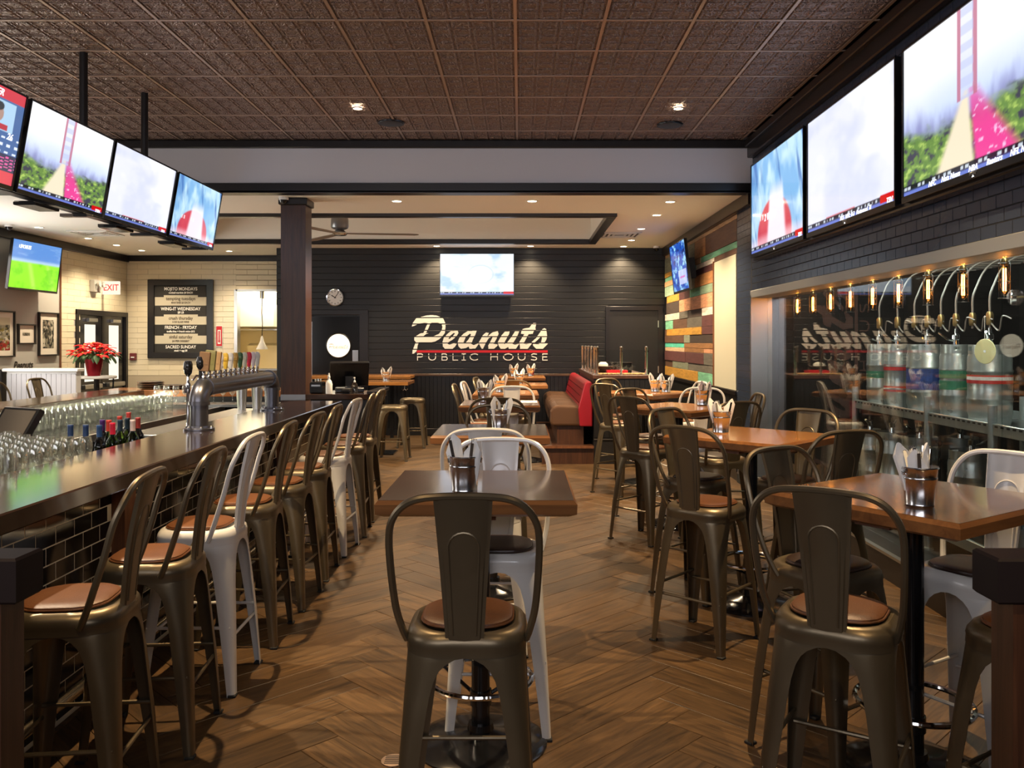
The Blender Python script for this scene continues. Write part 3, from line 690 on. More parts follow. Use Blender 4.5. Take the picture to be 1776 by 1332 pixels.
def make_stool(R, label, name='bar_stool', back=True):
    t = thing(name, label, 'stool')
    link('seat_shell', R['seat_shell'], t)
    for i in range(4):
        l = link('leg', R['leg'], t, rot=(0, 0, i*PI/2)); link('foot', R['foot'], l)
    link('footrest', R['footrest'], t)
    if back:
        cu = link('cushion', R['cushion'], t); link('piping', R['piping'], cu)
        link('back_hoop', R['back_hoop'], t); s = link('back_splat', R['back_splat'], t); link('splat_bead', R['splat_bead'], s)
    return t
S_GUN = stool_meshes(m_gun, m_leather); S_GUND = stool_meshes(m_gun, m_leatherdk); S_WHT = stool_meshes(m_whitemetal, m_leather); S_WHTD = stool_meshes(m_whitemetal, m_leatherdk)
protos = {}
def stool(kind, x, y, back_dir, label, group, R=None, back=True, name='bar_stool', jit=0):
    """back_dir: world angle (deg) towards which the backrest stands"""
    R = {'g': S_GUN, 'gd': S_GUND, 'w': S_WHT, 'wd': S_WHTD}[kind]; key = (kind, back)
    rz = math.radians(back_dir+90)
    if key not in protos:
        t = make_stool(R, label, name, back); t.location = (x, y, 0); t.rotation_euler = (0, 0, rz); t['group'] = group; protos[key] = t; return t
    return dup(protos[key], None, (x, y, 0), rz, label, group)
G1 = 'stools along the bar'; G2 = 'stools at the centre tables'; G3 = 'stools at the right-hand tables'
stool('g', -.171, 2.77, -90, 'gunmetal bar stool with its back to us in front of the nearest centre table', G2)
bars = [('g', 2.95, 'nearest gunmetal stool at the bar, beside the lower left low wall'), ('g', 3.56, 'second gunmetal stool along the bar, just before the first white one'),
        ('w', 4.16, 'nearest white stool standing at the bar'), ('g', 4.77, 'gunmetal stool right behind the nearest white bar stool'),
        ('g', 5.41, 'fifth stool along the bar, gunmetal, second behind the nearest white one'), ('g', 6.05, 'gunmetal stool at the bar directly before the farther white stool'),
        ('w', 6.72, 'farther of the two white stools at the bar'), ('g', 7.36, 'gunmetal stool at the bar directly behind the farther white stool'),
        ('g', 7.98, 'last gunmetal stool at the far end of the bar')]
for i, (k, y, lab) in enumerate(bars): stool(k, -1.545+.01*math.sin(i*2.1), y, [6, 5, 1, 3, -2, 2, -3, 4, -2][i], lab, G1)
cent = [('wd', -.095, 3.73, 90, 'white stool tucked under the far side of the nearest centre table'),
        ('w', -.185, 4.66, -90, 'white stool with its back to us before the second centre table'),
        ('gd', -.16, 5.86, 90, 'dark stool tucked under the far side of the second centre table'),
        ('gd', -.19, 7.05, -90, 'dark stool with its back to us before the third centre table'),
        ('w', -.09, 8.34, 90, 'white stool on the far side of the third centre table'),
        ('g', -.10, 10.15, -90, 'gunmetal stool in front of the booth table row, beyond the third centre table'),
        ('w', -.40, 9.55, 175, 'white stool turned sideways at the fourth centre table'),
        ('g', -.32, 10.7, 172, 'gunmetal stool turned sideways behind the sideways white one'),
        ('g', -.46, 9.05, 178, 'gunmetal stool turned sideways in front of the sideways white one')]
for k, x, y, a, lab in cent: stool(k, x, y, a, lab, G2)
right = [('g', 1.06, 2.83, -122, 'near gunmetal stool with a round-cornered brown seat at the nearest right-hand table'),
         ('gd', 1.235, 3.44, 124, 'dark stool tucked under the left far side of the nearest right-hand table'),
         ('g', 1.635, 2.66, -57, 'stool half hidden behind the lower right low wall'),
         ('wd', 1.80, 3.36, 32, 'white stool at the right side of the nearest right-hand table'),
         ('g', 1.03, 4.72, -132, 'gunmetal stool with brown seat facing the second right-hand table, closest to the aisle'),
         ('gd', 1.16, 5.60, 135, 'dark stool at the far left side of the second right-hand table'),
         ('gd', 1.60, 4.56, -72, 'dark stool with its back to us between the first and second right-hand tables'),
         ('g', 1.74, 5.52, 40, 'gunmetal stool beside the cooler glass at the second right-hand table'),
         ('g', 1.05, 7.13, -135, 'gunmetal stool by the aisle at the third right-hand table'),
         ('gd', 1.545, 6.62, -66, 'dark stool with its back to us between the second and third right-hand tables'),
         ('g', 1.83, 7.40, 0, 'gunmetal stool beside the stainless jamb at the third right-hand table'),
         ('g', 1.20, 8.0, 128, 'gunmetal stool at the far left side of the third right-hand table'),
         ('w', 1.66, 8.12, 58, 'white stool at the far right side of the third right-hand table'),
         ('g', 1.08, 9.30, -138, 'gunmetal stool by the aisle in front of the farthest right-hand table'),
         ('g', 1.21, 10.2, 130, 'gunmetal stool behind the farthest right-hand table beside the booth cabinet'),
         ('w', 1.80, 9.55, 10, 'white stool at the right side of the farthest right-hand table')]
for k, x, y, a, lab in right: stool(k, x, y, a, lab, G3)
stool('g', -5.62, 9.45, 180, 'left of the two stools behind the far bar arm by the white partition', 'stools at the far bar arm')
stool('g', -5.72, 10.45, 178, 'right of the two stools behind the far bar arm by the white partition', 'stools at the far bar arm')
for x, y, lab in [(-1.78, 11.9, 'nearer backless metal stool at the back wall counter'), (-1.70, 13.35, 'farther backless metal stool at the back wall counter'), (-2.25, 11.5, 'backless metal stool half hidden behind the last bar stools')]:
    stool('g', x, y, 90, lab, 'backless stools by the back counter', back=False, name='backless_stool')
# ================================================================ high tables
def table_meshes(topmat, s):
    R = {}; h = s/2
    b = MB()
    def ring(d, z): return [(h-d, h-d, z), (-h+d, h-d, z), (-h+d, -h+d, z), (h-d, -h+d, z)]
    loft(b, [ring(.03, 1.003), ring(.002, 1.016), ring(0, 1.052), ring(.012, 1.0665)], False, False); R['edge'] = b.mesh('edge', m_tedge)
    b = MB(); loft(b, [ring(.03, 1.0035), ring(.012, 1.0665), ring(.0125, 1.0675)], True, True); R['tabletop'] = b.mesh('tabletop', topmat)
    R['apron'] = MB().box(-h+.12, h-.12, -.07, .07, .975, 1.003).box(-.07, .07, -h+.12, h-.12, .97, 1.002).mesh('apron', m_post)
    R['post'] = MB().lathe([(.038, .05), (.038, .975)], 20).mesh('post', m_blackgloss, True)
    R['base'] = MB().lathe([(.275, 0), (.275, .008), (.26, .016), (.20, .03), (.10, .048), (.055, .06), (.05, .085)], 36).mesh('base', m_blackgloss, True)
    R['foot_ring'] = MB().tube([(.21*math.cos(a), .21*math.sin(a), .27) for a in np.linspace(0, 2*PI, 37)[:-1]], .0115, 8, True).mesh('foot_ring', m_chrome, True)
    b = MB()
    for k in range(3):
        a = k*2*PI/3+.4; b.tube([(.03*math.cos(a), .03*math.sin(a), .19), (.205*math.cos(a), .205*math.sin(a), .268)], .008, 6)
    b.lathe([(.045, .16), (.045, .22)], 16); R['ring_spoke'] = b.mesh('ring_spoke', m_blackgloss, True)
    return R
def high_table(topmat, s, x, y, rz, label, group, R={}):
    k = (topmat.name, s)
    if k not in R: R[k] = table_meshes(topmat, s)
    t = thing('high_table', label, 'table', (x, y, 0), rz, group)
    for n in ('tabletop', 'edge', 'apron', 'post', 'base', 'foot_ring', 'ring_spoke'): link(n, R[k][n], t)
    return t
R45 = math.radians
GC, GR = 'high tables in the centre row', 'high tables in the right-hand row'
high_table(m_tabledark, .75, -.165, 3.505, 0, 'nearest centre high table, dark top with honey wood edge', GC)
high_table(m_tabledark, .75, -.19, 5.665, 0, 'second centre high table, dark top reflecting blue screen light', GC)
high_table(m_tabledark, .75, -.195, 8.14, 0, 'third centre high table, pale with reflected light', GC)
high_table(m_table, .75, -.17, 9.85, 0, 'fourth centre high table, mostly hidden behind the pails', GC)
high_table(m_table, .62, .06, 11.8, 0, 'orange wood high table beside the booth end', GC)
high_table(m_table, .78, .02, 14.3, 0, 'farthest small wood high table against the back wainscot', GC)
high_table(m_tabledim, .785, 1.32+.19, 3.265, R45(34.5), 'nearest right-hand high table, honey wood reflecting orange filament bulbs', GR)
high_table(m_table, .79, 1.455, 5.36, R45(46), 'second right-hand high table, bright orange wood', GR)
high_table(m_table, .79, 1.43, 7.68, R45(45), 'third right-hand high table, brown wood', GR)
high_table(m_table, .79, 1.46, 9.95, R45(45), 'farthest right-hand high table near the tiled pier', GR)
# wall counter and communal table at back left
t = thing('wall_counter', 'honey wood counter along the back wall left of the sign', 'counter', (0, 0, 0))
bx('counter_top', m_table, t, -3.7, -1.86, 14.3, BK-.04, 1.02, 1.07, ch=.004)
for x in (-3.3, -2.2): bx('counter_leg', m_blackgloss, t, x-.03, x+.03, 14.5, 14.56, 0, 1.02)
t2 = thing('communal_table', 'honey wood high table in front of the back wall counter', 'table', (0, 0, 0))
bx('tabletop', m_table, t2, -3.0, -1.62, 12.2, 12.95, 1.02, 1.07, ch=.004)
for x in (-2.8, -2.05): bx('table_leg', m_blackgloss, t2, x-.04, x+.04, 12.53, 12.61, .02, 1.02); bx('base_plate', m_blackgloss, t2, x-.2, x+.2, 12.35, 12.8, 0, .02)
hook = MB().tube([(0, 0, 0), (0, 0, -.05), (.02, 0, -.075), (.045, 0, -.055)], .005, 6).tube([(0, 0, -.05), (-.02, 0, -.075), (-.045, 0, -.055)], .005, 6).mesh('coat_hook', m_chrome, True)
for x, y, p in ((-1.95, 12.25, t2), (-1.68, 12.3, t2), (-2.0, 14.4, t), (-1.9, 14.6, t)): link('coat_hook', hook, p, (x, y, 1.02))
# ================================================================ pails and napkins
pb = MB().lathe([(.046, .002), (.048, 0), (.051, .006), (.0495, .01), (.0535, .055), (.0585, .095), (.0605, .098), (.0605, .103), (.0585, .106), (.062, .132), (.066, .137), (.064, .141), (.061, .137), (.056, .1), (.047, .012)], 28, cap=False).lathe([(.047, .004), (.0, .0045)], 28, cap=False).mesh('pail_body', m_galv, True)
ph = MB().tube([(.067*math.cos(a), .02-.075*math.sin(a)*.9, .125-.02*math.sin(a)) for a in np.linspace(0, PI, 14)], .0022, 6).mesh('handle', m_galv, True)
pe = MB().tube([(.012*math.cos(a), 0, .125+.012*math.sin(a)) for a in np.linspace(0, 2*PI, 13)[:-1]], .0025, 5, True).mesh('handle_ear', m_galv, True)
def napkin_mesh(seed):
    rnd = random.Random(seed); b = MB(); L = .185+rnd.uniform(-.01, .02); n = 10; vs = []; fs = []; rows = 6
    for k in range(rows+1):
        v = k/rows; w_ = .026+.008*v; d = .015
        if k == rows: w_ *= .35; d *= .4
        for i in range(n):
            a = 2*PI*i/n; rr = 1+.18*math.sin(3*a+seed+v*2); vs.append((w_*math.cos(a)*rr, d*math.sin(a)*rr+.01*v*v, L*v+(.02*math.cos(a+seed) if k >= rows-1 else 0)))
    for k in range(rows):
        for i in range(n): fs.append((k*n+i, k*n+(i+1) % n, (k+1)*n+(i+1) % n, (k+1)*n+i))
    fs += [tuple(range(n-1, -1, -1)), tuple(range(rows*n, (rows+1)*n))]
    b.add(vs, fs); return b.mesh('napkin_paper', m_paper, True)
NM = [napkin_mesh(s) for s in range(4)]
fork = MB().box(-.0035, .0035, .012, .015, .03, .165).box(-.010, .010, .012, .0145, .165, .175)
for i in range(4): fork.box(-.010+i*.0058, -.0072+i*.0058, .012, .0145, .175, .205)
fork = fork.mesh('fork_tip', m_chrome)
knife = MB().box(-.006, .006, -.016, -.014, .03, .195, ch=.001).mesh('knife_tip', m_chrome)
roll0 = None; pail0 = None
def pail(x, y, where, n=3, sc=1.0, z=1.0675, tilt0=0):
    global roll0, pail0
    lab = 'small galvanized pail ' + where
    if pail0 is None:
        pail0 = t = thing('napkin_pail', lab, 'pail', (x, y, z), group='napkin pails on the tables')
        link('pail_body', pb, t); link('handle', ph, t); link('handle_ear', pe, t, (.064, 0, 0), (0, 0, PI/2)); link('handle_ear', pe, t, (-.064, 0, 0), (0, 0, PI/2))
    else: t = dup(pail0, None, (x, y, z), random.uniform(-1, 1), lab)
    for k in range(n):
        a = tilt0+k*2*PI/max(n, 1)+random.uniform(-.3, .3); d = .018
        if roll0 is None:
            roll0 = r = thing('napkin_roll', 'rolled napkin in the pail '+where, 'napkin', group='rolled napkins in pails')
            link('napkin_paper', NM[0], r); link('fork_tip', fork, r); link('knife_tip', knife, r)
        else:
            r = dup(roll0); r['label'] = 'rolled napkin in the pail '+where
            kids(r)[0].data = NM[k % 4]
            for c in kids(r):
                if c.name.startswith('napkin_paper'): c.data = NM[k % 4]
                elif c.name.startswith('fork') : c.data = fork
                else: c.data = knife
        r.location = (x+d*math.cos(a), y+d*math.sin(a), z+.008); ti = .22
        r.rotation_euler = (-math.sin(a)*ti, math.cos(a)*ti, random.uniform(-.6, .6))
pail(-.219, 3.33, 'on the nearest centre table', 2, tilt0=2.6)
pail(1.427, 3.04, 'on the nearest right-hand table', 4)
pail(1.284, 5.45, 'on the second right-hand table', 4)
pail(1.667, 7.80, 'on the third right-hand table', 3)
pail(1.67, 9.75, 'on the farthest right-hand table, right of its neighbour', 2)
pail(1.56, 9.85, 'on the farthest right-hand table, left of its neighbour', 3)
pail(-.141, 5.64, 'on the second centre table', 3)
pail(-.36, 8.25, 'on the third centre table', 3)
pail(-.24, 9.75, 'on the fourth centre table', 2)
pail(-.02, 11.7, 'on the orange table beside the booth', 2)
pail(-.12, 14.2, 'on the farthest wood table, left one', 2); pail(.17, 14.25, 'on the farthest wood table, right one', 2)
pail(-1.98, 12.5, 'on the communal table at back left, right one', 2); pail(-2.32, 12.4, 'on the communal table at back left, left one', 2)
# menus lying on third centre table
mn = bx('menu_sheet', m_paper, None, .0, .16, 8.1, 8.38, 1.0677, 1.0705); tag(mn, 'white menu lying on the third centre table', 'menu')
# ================================================================ the bar
BX0, BX1 = -2.28, -1.757
ct = thing('bar_counter_top', 'glossy dark wood bar top running away along the left', 'counter')
bx('counter_slab', m_bartop, ct, BX0, BX1, 1.9, 8.35, .995, 1.07, ch=.006)
bs = thing('bar', 'front of the bar clad in glossy black subway tile with pale grout', 'bar')
bx('base_core', m_bgrout, bs, -2.2, -1.995, 2.06, 8.3, 0, .995)
PIL = [4.2, 7.0]
tilewall(bs, 'subway_tile', m_tile, planeM('L', -1.995), 2.2, 8.3, .02, .995, .152, .0765, .0055, .0009,
         key=lambda q: q[0], maxn=300, joined='far_tiles', skip=lambda u, v: min(abs(u-p) for p in PIL) < .06, bev=.0004)
for p in PIL: bx('wood_pilaster', m_post, bs, -1.995, -1.93, p-.06, p+.06, 0, .99, ch=.006)
bx('end_panel', m_column, bs, -2.2, -1.985, 8.3, 8.33, 0, .995)
bx('toe_board', m_floor, bs, -1.98, -1.965, 2.1, 8.3, 0, .01)
fr = thing('foot_rail', 'brass-toned steel foot rail along the base of the bar', 'rail')
MB().tube([(-1.83, 2.1, .215), (-1.83, 8.3, .215)], .0245, 14).obj('rail_tube', mat('rail_steel', (.5, .42, .3), .22, 1), fr, True)
for p in (2.6, 4.0, 5.4, 6.8, 8.1): MB().tube([(-1.83, p, .215), (-1.90, p, .20), (-1.99, p, .20)], .012, 8).lathe([(.03, 0), (.03, .01)], 12).obj('rail_bracket', m_chrome, fr, True)
# underbar, far arms
ub = thing('front_underbar', 'stainless work shelf on the inner side of the near bar', 'counter')
bx('work_shelf', m_steel, ub, -3.0, -2.285, 2.6, 5.1, .90, .93, ch=.004); bx('speed_rail', m_steel, ub, -2.85, -2.285, 5.1, 8.2, .83, .86, ch=.004)
bx('drain_board', m_steel, ub, -2.8, -2.29, 5.95, 8.3, .97, 1.0, ch=.004)
bx('cabinet_body', m_blackgloss, ub, -2.95, -2.22, 2.6, 8.2, 0, .83)
lu = thing('far_underbar', 'dark work counter with steel edge along the inner side of the far bar arm', 'counter')
bx('counter_slab', m_blackgloss, lu, -4.5, -3.46, 3.9, 10.0, .86, .9, ch=.004); bx('steel_edge', m_steel, lu, -3.47, -3.445, 3.9, 9.9, .845, .903)
bx('cabinet_body', m_blackgloss, lu, -4.5, -3.56, 3.9, 9.9, 0, .86)
for k in range(8): d = bx('drawer_front', m_steel, lu, -3.56, -3.545, 4.2+k*.7, 4.84+k*.7, .45, .80, ch=.003); bx('handle', m_chrome, d, -3.545, -3.52, 4.4+k*.7, 4.64+k*.7, .70, .715)
fa = thing('far_bar_arm', 'far arms of the bar with a glossy red-brown wood top', 'counter')
bx('arm_top', m_bartop, fa, -5.05, -4.5, 3.9, 10.15, .995, 1.07, ch=.006); bx('end_top', m_barfar, fa, -5.05, -2.75, 10.15, 10.75, .995, 1.07, ch=.006)
bx('arm_front', m_black, fa, -4.95, -4.6, 3.9, 10.2, 0, .995); bx('end_front', m_black, fa, -4.95, -2.8, 10.3, 10.6, 0, .995)
bx('steel_shelf', m_steel, fa, -4.2, -2.8, 9.75, 10.14, .90, .93)
# service station
ss = thing('service_station', 'dark wood service counter right of the column holding the register', 'counter')
bx('counter_top', m_bartop, ss, -2.42, -1.62, 9.55, 10.3, 1.0, 1.06, ch=.005); bx('counter_body', m_black, ss, -2.38, -1.72, 9.62, 10.25, 0, 1.0)
bx('top_lip', m_trim, ss, -1.72, -1.6, 9.5, 10.35, 1.062, 1.10, ch=.006)
bx('steel_plate', m_steel, cl, -.142, .142, -.15, -.14, .98, 1.045)
fl_ = thing('flap_counter', 'short wood flap between the column and the service counter', 'counter'); bx('flap_top', m_barfar, fl_, -2.745, -2.425, 10.03, 10.3, 1.0, 1.06); bx('flap_leg', m_black, fl_, -2.70, -2.66, 10.1, 10.14, 0, 1.0)

# ---- beer tap tower
tt = thing('tap_tower', 'dark iron pipe beer tower arching along the bar top', 'beer tower')
TX, TY0, TY1 = -2.12, 5.6, 7.24; r = .062; zt = 1.345
MB().tube([(TX, TY0, 1.075), (TX, TY0, 1.27)], r*.93, 20).tube([(TX, TY0, 1.09), (TX, TY0, 1.10)], r, 20).obj('upright_pipe', m_pipe, tt, True)
MB().tube([(TX, TY1, 1.075), (TX, TY1, 1.27)], r*.93, 20).obj('upright_pipe', m_pipe, tt, True)
MB().tube([(TX, TY0+.08, zt), (TX, TY1-.08, zt)], r*.93, 20).obj('cross_pipe', m_pipe, tt, True)
for s_, yy in ((1, TY0), (-1, TY1)):
    b = MB(); pth = [(TX, yy+s_*(.09-.09*math.cos(a)), 1.255+.09*math.sin(a)) for a in np.linspace(0, PI/2, 9)]
    b.tube(pth, r, 20); b.tube([(TX, yy, 1.235), (TX, yy, 1.26)], r*1.1, 20); b.tube([(TX, yy+s_*.085, zt), (TX, yy+s_*.11, zt)], r*1.1, 20); b.obj('elbow', m_pipe, tt, True)
    fl = MB().lathe([(.098, 1.071), (.098, 1.083), (.07, 1.086), (.066, 1.10)], 28, (TX, yy)).obj('flange', m_pipe, tt, True)
    for k in range(6):
        a = k*PI/3; MB().lathe([(.011, 1.083), (.011, 1.093), (.006, 1.098)], 6, (TX+.083*math.cos(a), yy+.083*math.sin(a))).obj('bolt', m_chrome, fl)
hd = [((.16, .09, .04), 'plank'), ((.20, .19, .08), 'plank'), ((.42, .27, .14), 'plank'), ((.72, .70, .72), 'oval'), ((.75, .48, .05), 'oval'), ((.72, .70, .68), 'oval'), ((.40, .24, .05), 'oval'), ((.03, .10, .04), 'oval'), ((.62, .60, .50), 'oval'), ((.60, .02, .06), 'oval'), ((.70, .70, .74), 'oval'), ((.6, .6, .6), 'oval')]
for i, (c, sh) in enumerate(hd):
    y = 5.68+i*.105
    fc = MB().lathe([(.012, 1.40), (.016, 1.415), (.010, 1.425), (.013, 1.44), (.013, 1.452), (.007, 1.458)], 10).tube([(0, 0, 1.42), (-.05, 0, 1.425), (-.075, 0, 1.395)], .008, 8).obj('faucet', m_chrome, tt, True, loc=(TX, y, 0))
    hm = mat('tap_handle_paint', c, .35, var=.1, vscale=30)
    if sh == 'plank': b = MB(); b.M = Matrix.Translation((0, 0, 1.455)) @ Matrix.Rotation(.10, 4, 'Y') @ Matrix.Translation((0, 0, -1.455)); b.box(-.034, .034, -.013, .013, 1.455, 1.585+.01*(i == 1), ch=.004); b.box(-.026, .026, -.0145, -.013, 1.50, 1.58, ch=.001)
    else: b = MB(); prof = [(.007, 1.455), (.014, 1.465), (.018, 1.495), (.024, 1.535), (.021, 1.56), (.010, 1.572)]; b.M = Matrix.Diagonal((1, .5, 1, 1)); b.lathe(prof, 14); b.box(-.018, .018, -.030, .030, 1.515, 1.54, ch=.004)
    h = b.obj('tap_handle', hm, tt, sh != 'plank', loc=(TX+.0+(-.12 if sh == 'plank' and 0 else 0), y, 0))
# thin stand tap left of the tower
wt = thing('stem_tap', 'slim chrome draught stem with a black knob left of the pipe tower', 'tap', (-2.24, 5.72, 0))
MB().lathe([(.018, 1.0), (.016, 1.03), (.011, 1.05), (.011, 1.30), (.016, 1.31), (.013, 1.34), (.017, 1.36), (.010, 1.38), (.009, 1.43)], 14).tube([(0, 0, 1.34), (.0, -.05, 1.34), (0, -.06, 1.31)], .008, 8).obj('stem', m_chrome, wt, True)
MB().lathe([(.010, 1.42), (.024, 1.44), (.030, 1.475), (.030, 1.50), (.024, 1.52), (.012, 1.525)], 14).obj('knob', m_blackgloss, wt, True)
w2t = thing('stem_tap', 'second slim black-knobbed draught stem just behind the tower elbow', 'tap', (-2.14, 5.68, 0))
MB().lathe([(.012, 1.41), (.012, 1.46), (.016, 1.47), (.026, 1.485), (.028, 1.52), (.020, 1.55), (.012, 1.555)], 14).obj('knob', m_blackgloss, w2t, True)
# shaker tins behind the tower
shm = MB().lathe([(.038, 0), (.052, .21), (.055, .213), (.052, .215)], 24).mesh('shaker_tin', m_steel, True)
for i, (x, y, s_) in enumerate(((-2.66, 8.1, 1), (-2.52, 8.12, 1.05), (-2.41, 8.15, .95))):
    o = link('shaker_tin', shm, None, (x, y, 1.0), None); o.scale = (s_, s_, s_); tag(o, 'tall steel cocktail tin behind the tap tower, '+('leftmost', 'middle', 'rightmost')[i]+' of three', 'tin', 'cocktail tins')
# ---- bottles
BOT = [(-2.64, 4.98, 'n', (.01, .03, .10)), (-2.55, 4.98, 'n', (.01, .03, .10)), (-2.46, 4.96, 'r', (.01, .04, .13)), (-2.61, 5.3, 'n', (.04, .01, .10)), (-2.56, 5.28, 'g', (.35, .03, .02)),
       (-2.45, 5.10, 'g', (.45, .01, .04)), (-2.50, 5.3, 'g', (.008, .02, .04)), (-2.51, 5.42, 'g', (.008, .02, .035)), (-2.70, 5.85, 'r', (.30, .03, .03)), (-2.42, 5.3, 'g', (.45, .36, .36)), (-2.46, 5.46, 'r', (.22, .03, .03)), (-2.62, 5.55, 'r', (.30, .03, .02))]
mg = glass('green_bottle_glass', (.12, .22, .03)); mdk = glass('dark_bottle_glass', (.03, .025, .02)); mg2 = glass('blue_black_glass', (.02, .025, .035))
bp = MB().lathe([(.036, 0), (.0375, .01), (.0375, .17), (.034, .195), (.022, .215), (.0145, .235), (.014, .27), (.014, .298)], 20)
nm = ['far left behind the stemware', 'second from left behind the stemware', 'front dark one with a blue cap', 'behind the blue-capped one', 'slim green neck with orange cap', 'with the bright red cap', 'with a black cap, left', 'with a black cap, right', 'tallest one at the back with red neck', 'with a pale pink cap', 'rightmost with a brown-red cap', 'hidden in the middle with dark red cap']
for i, (x, y, k, c) in enumerate(BOT):
    gm = {'n': mg2, 'g': mg, 'r': mdk}[k]
    t = thing('wine_bottle', 'wine bottle in the speed rail, '+nm[i], 'bottle', (x, y, .862), group='wine bottles behind the bar')
    bp.obj('bottle_glass', gm, t, True)
    MB().lathe([(.0158, .235), (.0158, .29), (.0165, .292), (.0165, .302), (.015, .304)], 16).obj('capsule', mat('capsule_foil', c, .35, .3), t, True)
# ---- glassware
wg = MB().lathe([(.034, 0), (.034, .002), (.006, .006), (.004, .012), (.004, .085), (.012, .095), (.034, .12), (.040, .145), (.036, .185), (.031, .205), (.0298, .205), (.0345, .185), (.0385, .145), (.0325, .122), (.010, .098), (.0, .096)], 20, cap=False).mesh('stem_glass', m_glass, True)
cg = MB().lathe([(.030, 0), (.0315, .004), (.041, .145), (.0395, .145), (.0300, .008), (.0, .008)], 18, cap=False).mesh('pint_glass', m_glass, True)
tg = MB().lathe([(.030, 0), (.032, .004), (.036, .235), (.0345, .235), (.0305, .012), (0, .012)], 20, cap=False).mesh('tall_glass', m_glass, True)
n = 0
for i in range(7):
    for j in range(12):
        x = -2.37-.1*i+.01*(j % 2); y = 3.82+.1*j
        if (y > 4.62+.10*max(0, i-1)*.6) or x*1473/y+903 < -40: continue
        o = link('wine_glass', wg, None, (x, y, .9305)); rn_ = ('row against the bar top', 'second row from the bar top', 'third row from the bar top', 'fourth row from the bar top', 'fifth row from the bar top', 'sixth row from the bar top', 'farthest row from the bar top')[i]; tag(o, 'clear stemmed wine glass on the near bar shelf, '+rn_, 'glass', 'wine glasses, '+rn_)
for (x, y, lab) in ((-2.335, 3.72, 'tall clear cylinder glass at the left edge, nearer one'), (-2.40, 3.84, 'tall clear cylinder glass at the left edge, farther one'), (-2.33, 3.86, 'tall clear cylinder glass at the left edge, rightmost one')):
    tag(link('tall_glass', tg, None, (x, y, .9305)), lab, 'glass', 'tall glasses at the left edge')
for i in range(4):
    for j in range(27):
        x = -4.42+.12*i; y = 6.9+.105*j
        if i > 3 and j > 18: continue
        rn_ = ('against the far lip of the arm', 'second from the far lip', 'third from the far lip', 'nearest the steel counter edge')[i]; tag(link('pint_glass', cg, None, (x, y, .9005)), 'pint glass on the far work counter, row '+rn_, 'glass', 'pint glasses in the row '+rn_)
sh = thing('glass_shelf', 'white lit shelf riser behind the pint glasses', 'shelf'); 
bx('riser', m_white, sh, -4.505, -4.49, 6.6, 10.0, .9, .975); bx('light_strip', emit('strip_glow', (1, .93, .72), 5), sh, -4.49, -4.455, 6.6, 10.0, .985, .994)
tag(bx('white_tray', m_white, None, -4.46, -4.0, 6.45, 6.85, .9, .965, ch=.01), 'white rectangular bin beside the rows of pint glasses', 'bin')
pg = thing('glass_pitcher', 'clear glass pitcher on the far steel shelf', 'pitcher', (-3.75, 9.0, .9005))
MB().lathe([(.055, 0), (.06, .01), (.068, .12), (.06, .17), (.066, .185), (.064, .185), (.057, .168), (.064, .12), (.056, .014), (0, .014)], 22, cap=False).obj('pitcher_body', m_glass, pg, True)
MB().tube([(.062, 0, .155), (.10, 0, .15), (.105, 0, .08), (.065, 0, .06)], .007, 8).obj('handle', m_glass, pg, True)
for i in range(9):
    tag(link('wine_glass', wg, None, (-4.25+.11*i, 9.93, .931)), 'stemmed glass in the row on the end steel shelf', 'glass', 'stemmed glasses on the end shelf')
# plates
for i in range(7):
    tag(MB().lathe([(.10, 0), (.155, .012), (.157, .015), (.10, .006)], 28).obj('serving_tray', m_blackgloss if i % 2 else m_steel, None, True, loc=(-4.55, 10.45, 1.071+i*.0125)), 'round serving tray, %s in the left stack on the end of the bar' % ['lowest', 'second', 'third', 'middle', 'fifth', 'sixth', 'topmost'][i], 'tray', 'stacked serving trays')
for i in range(4):
    tag(MB().lathe([(.10, 0), (.15, .012), (.152, .015), (.10, .006)], 28).obj('serving_tray', m_steel if i % 2 else m_blackgloss, None, True, loc=(-4.22, 10.42, 1.071+i*.0125)), 'round serving tray, %s in the right stack on the end of the bar' % ['lowest', 'second', 'third', 'topmost'][i], 'tray', 'stacked serving trays right')
# ---- registers
def pos(x, y, z, rz, label, s=1.0):
    t = thing('cash_register', label, 'register', (x, y, z), rz)
    b = MB(); b.box(-.13*s, .13*s, -.10*s, .12*s, 0, .04*s, ch=.008); b.obj('base', m_tvbody, t)
    b = MB(); b.box(-.04*s, .04*s, .0, .05*s, .03*s, .15*s, ch=.004); b.obj('stand', m_tvbody, t)
    b = MB(); b.M = Matrix.Translation((0, -.02*s, .17*s)) @ Matrix.Rotation(-.55, 4, 'X'); b.box(-.18*s, .18*s, -.012*s, .025*s, -.125*s, .135*s, ch=.006); h = b.obj('screen_housing', m_tvbody, t)
    b = MB(); b.M = Matrix.Translation((0, -.02*s, .17*s)) @ Matrix.Rotation(-.55, 4, 'X'); b.box(-.155*s, .155*s, -.0145*s, -.012*s, -.095*s, .115*s); b.obj('screen', mat('register_screen', (.05, .042, .035), .5, spec=.2), h)
    return t
pos(-3.18, 5.35, .931, -.5, 'black touchscreen register tilted towards the bar well at left', 1.05)
bx('stand_shelf', m_blackgloss, ub, -3.45, -3.0, 5.05, 5.75, .90, .93)
pos(-2.02, 10.02, 1.061, PI+.25, 'black register seen from behind on the service counter', 1.25)
t = thing('card_reader', 'black curved card reader in front of the rear register', 'card reader', (-1.98, 9.68, 1.061))
MB().box(-.05, .05, -.09, .09, .012, .05, ch=.012).obj('reader_body', m_tvbody, t); MB().box(-.035, .035, -.07, .02, .05, .054).obj('keypad', m_rubber, t); MB().box(-.04, .04, -.05, .05, 0, .012).obj('foot', m_rubber, t)
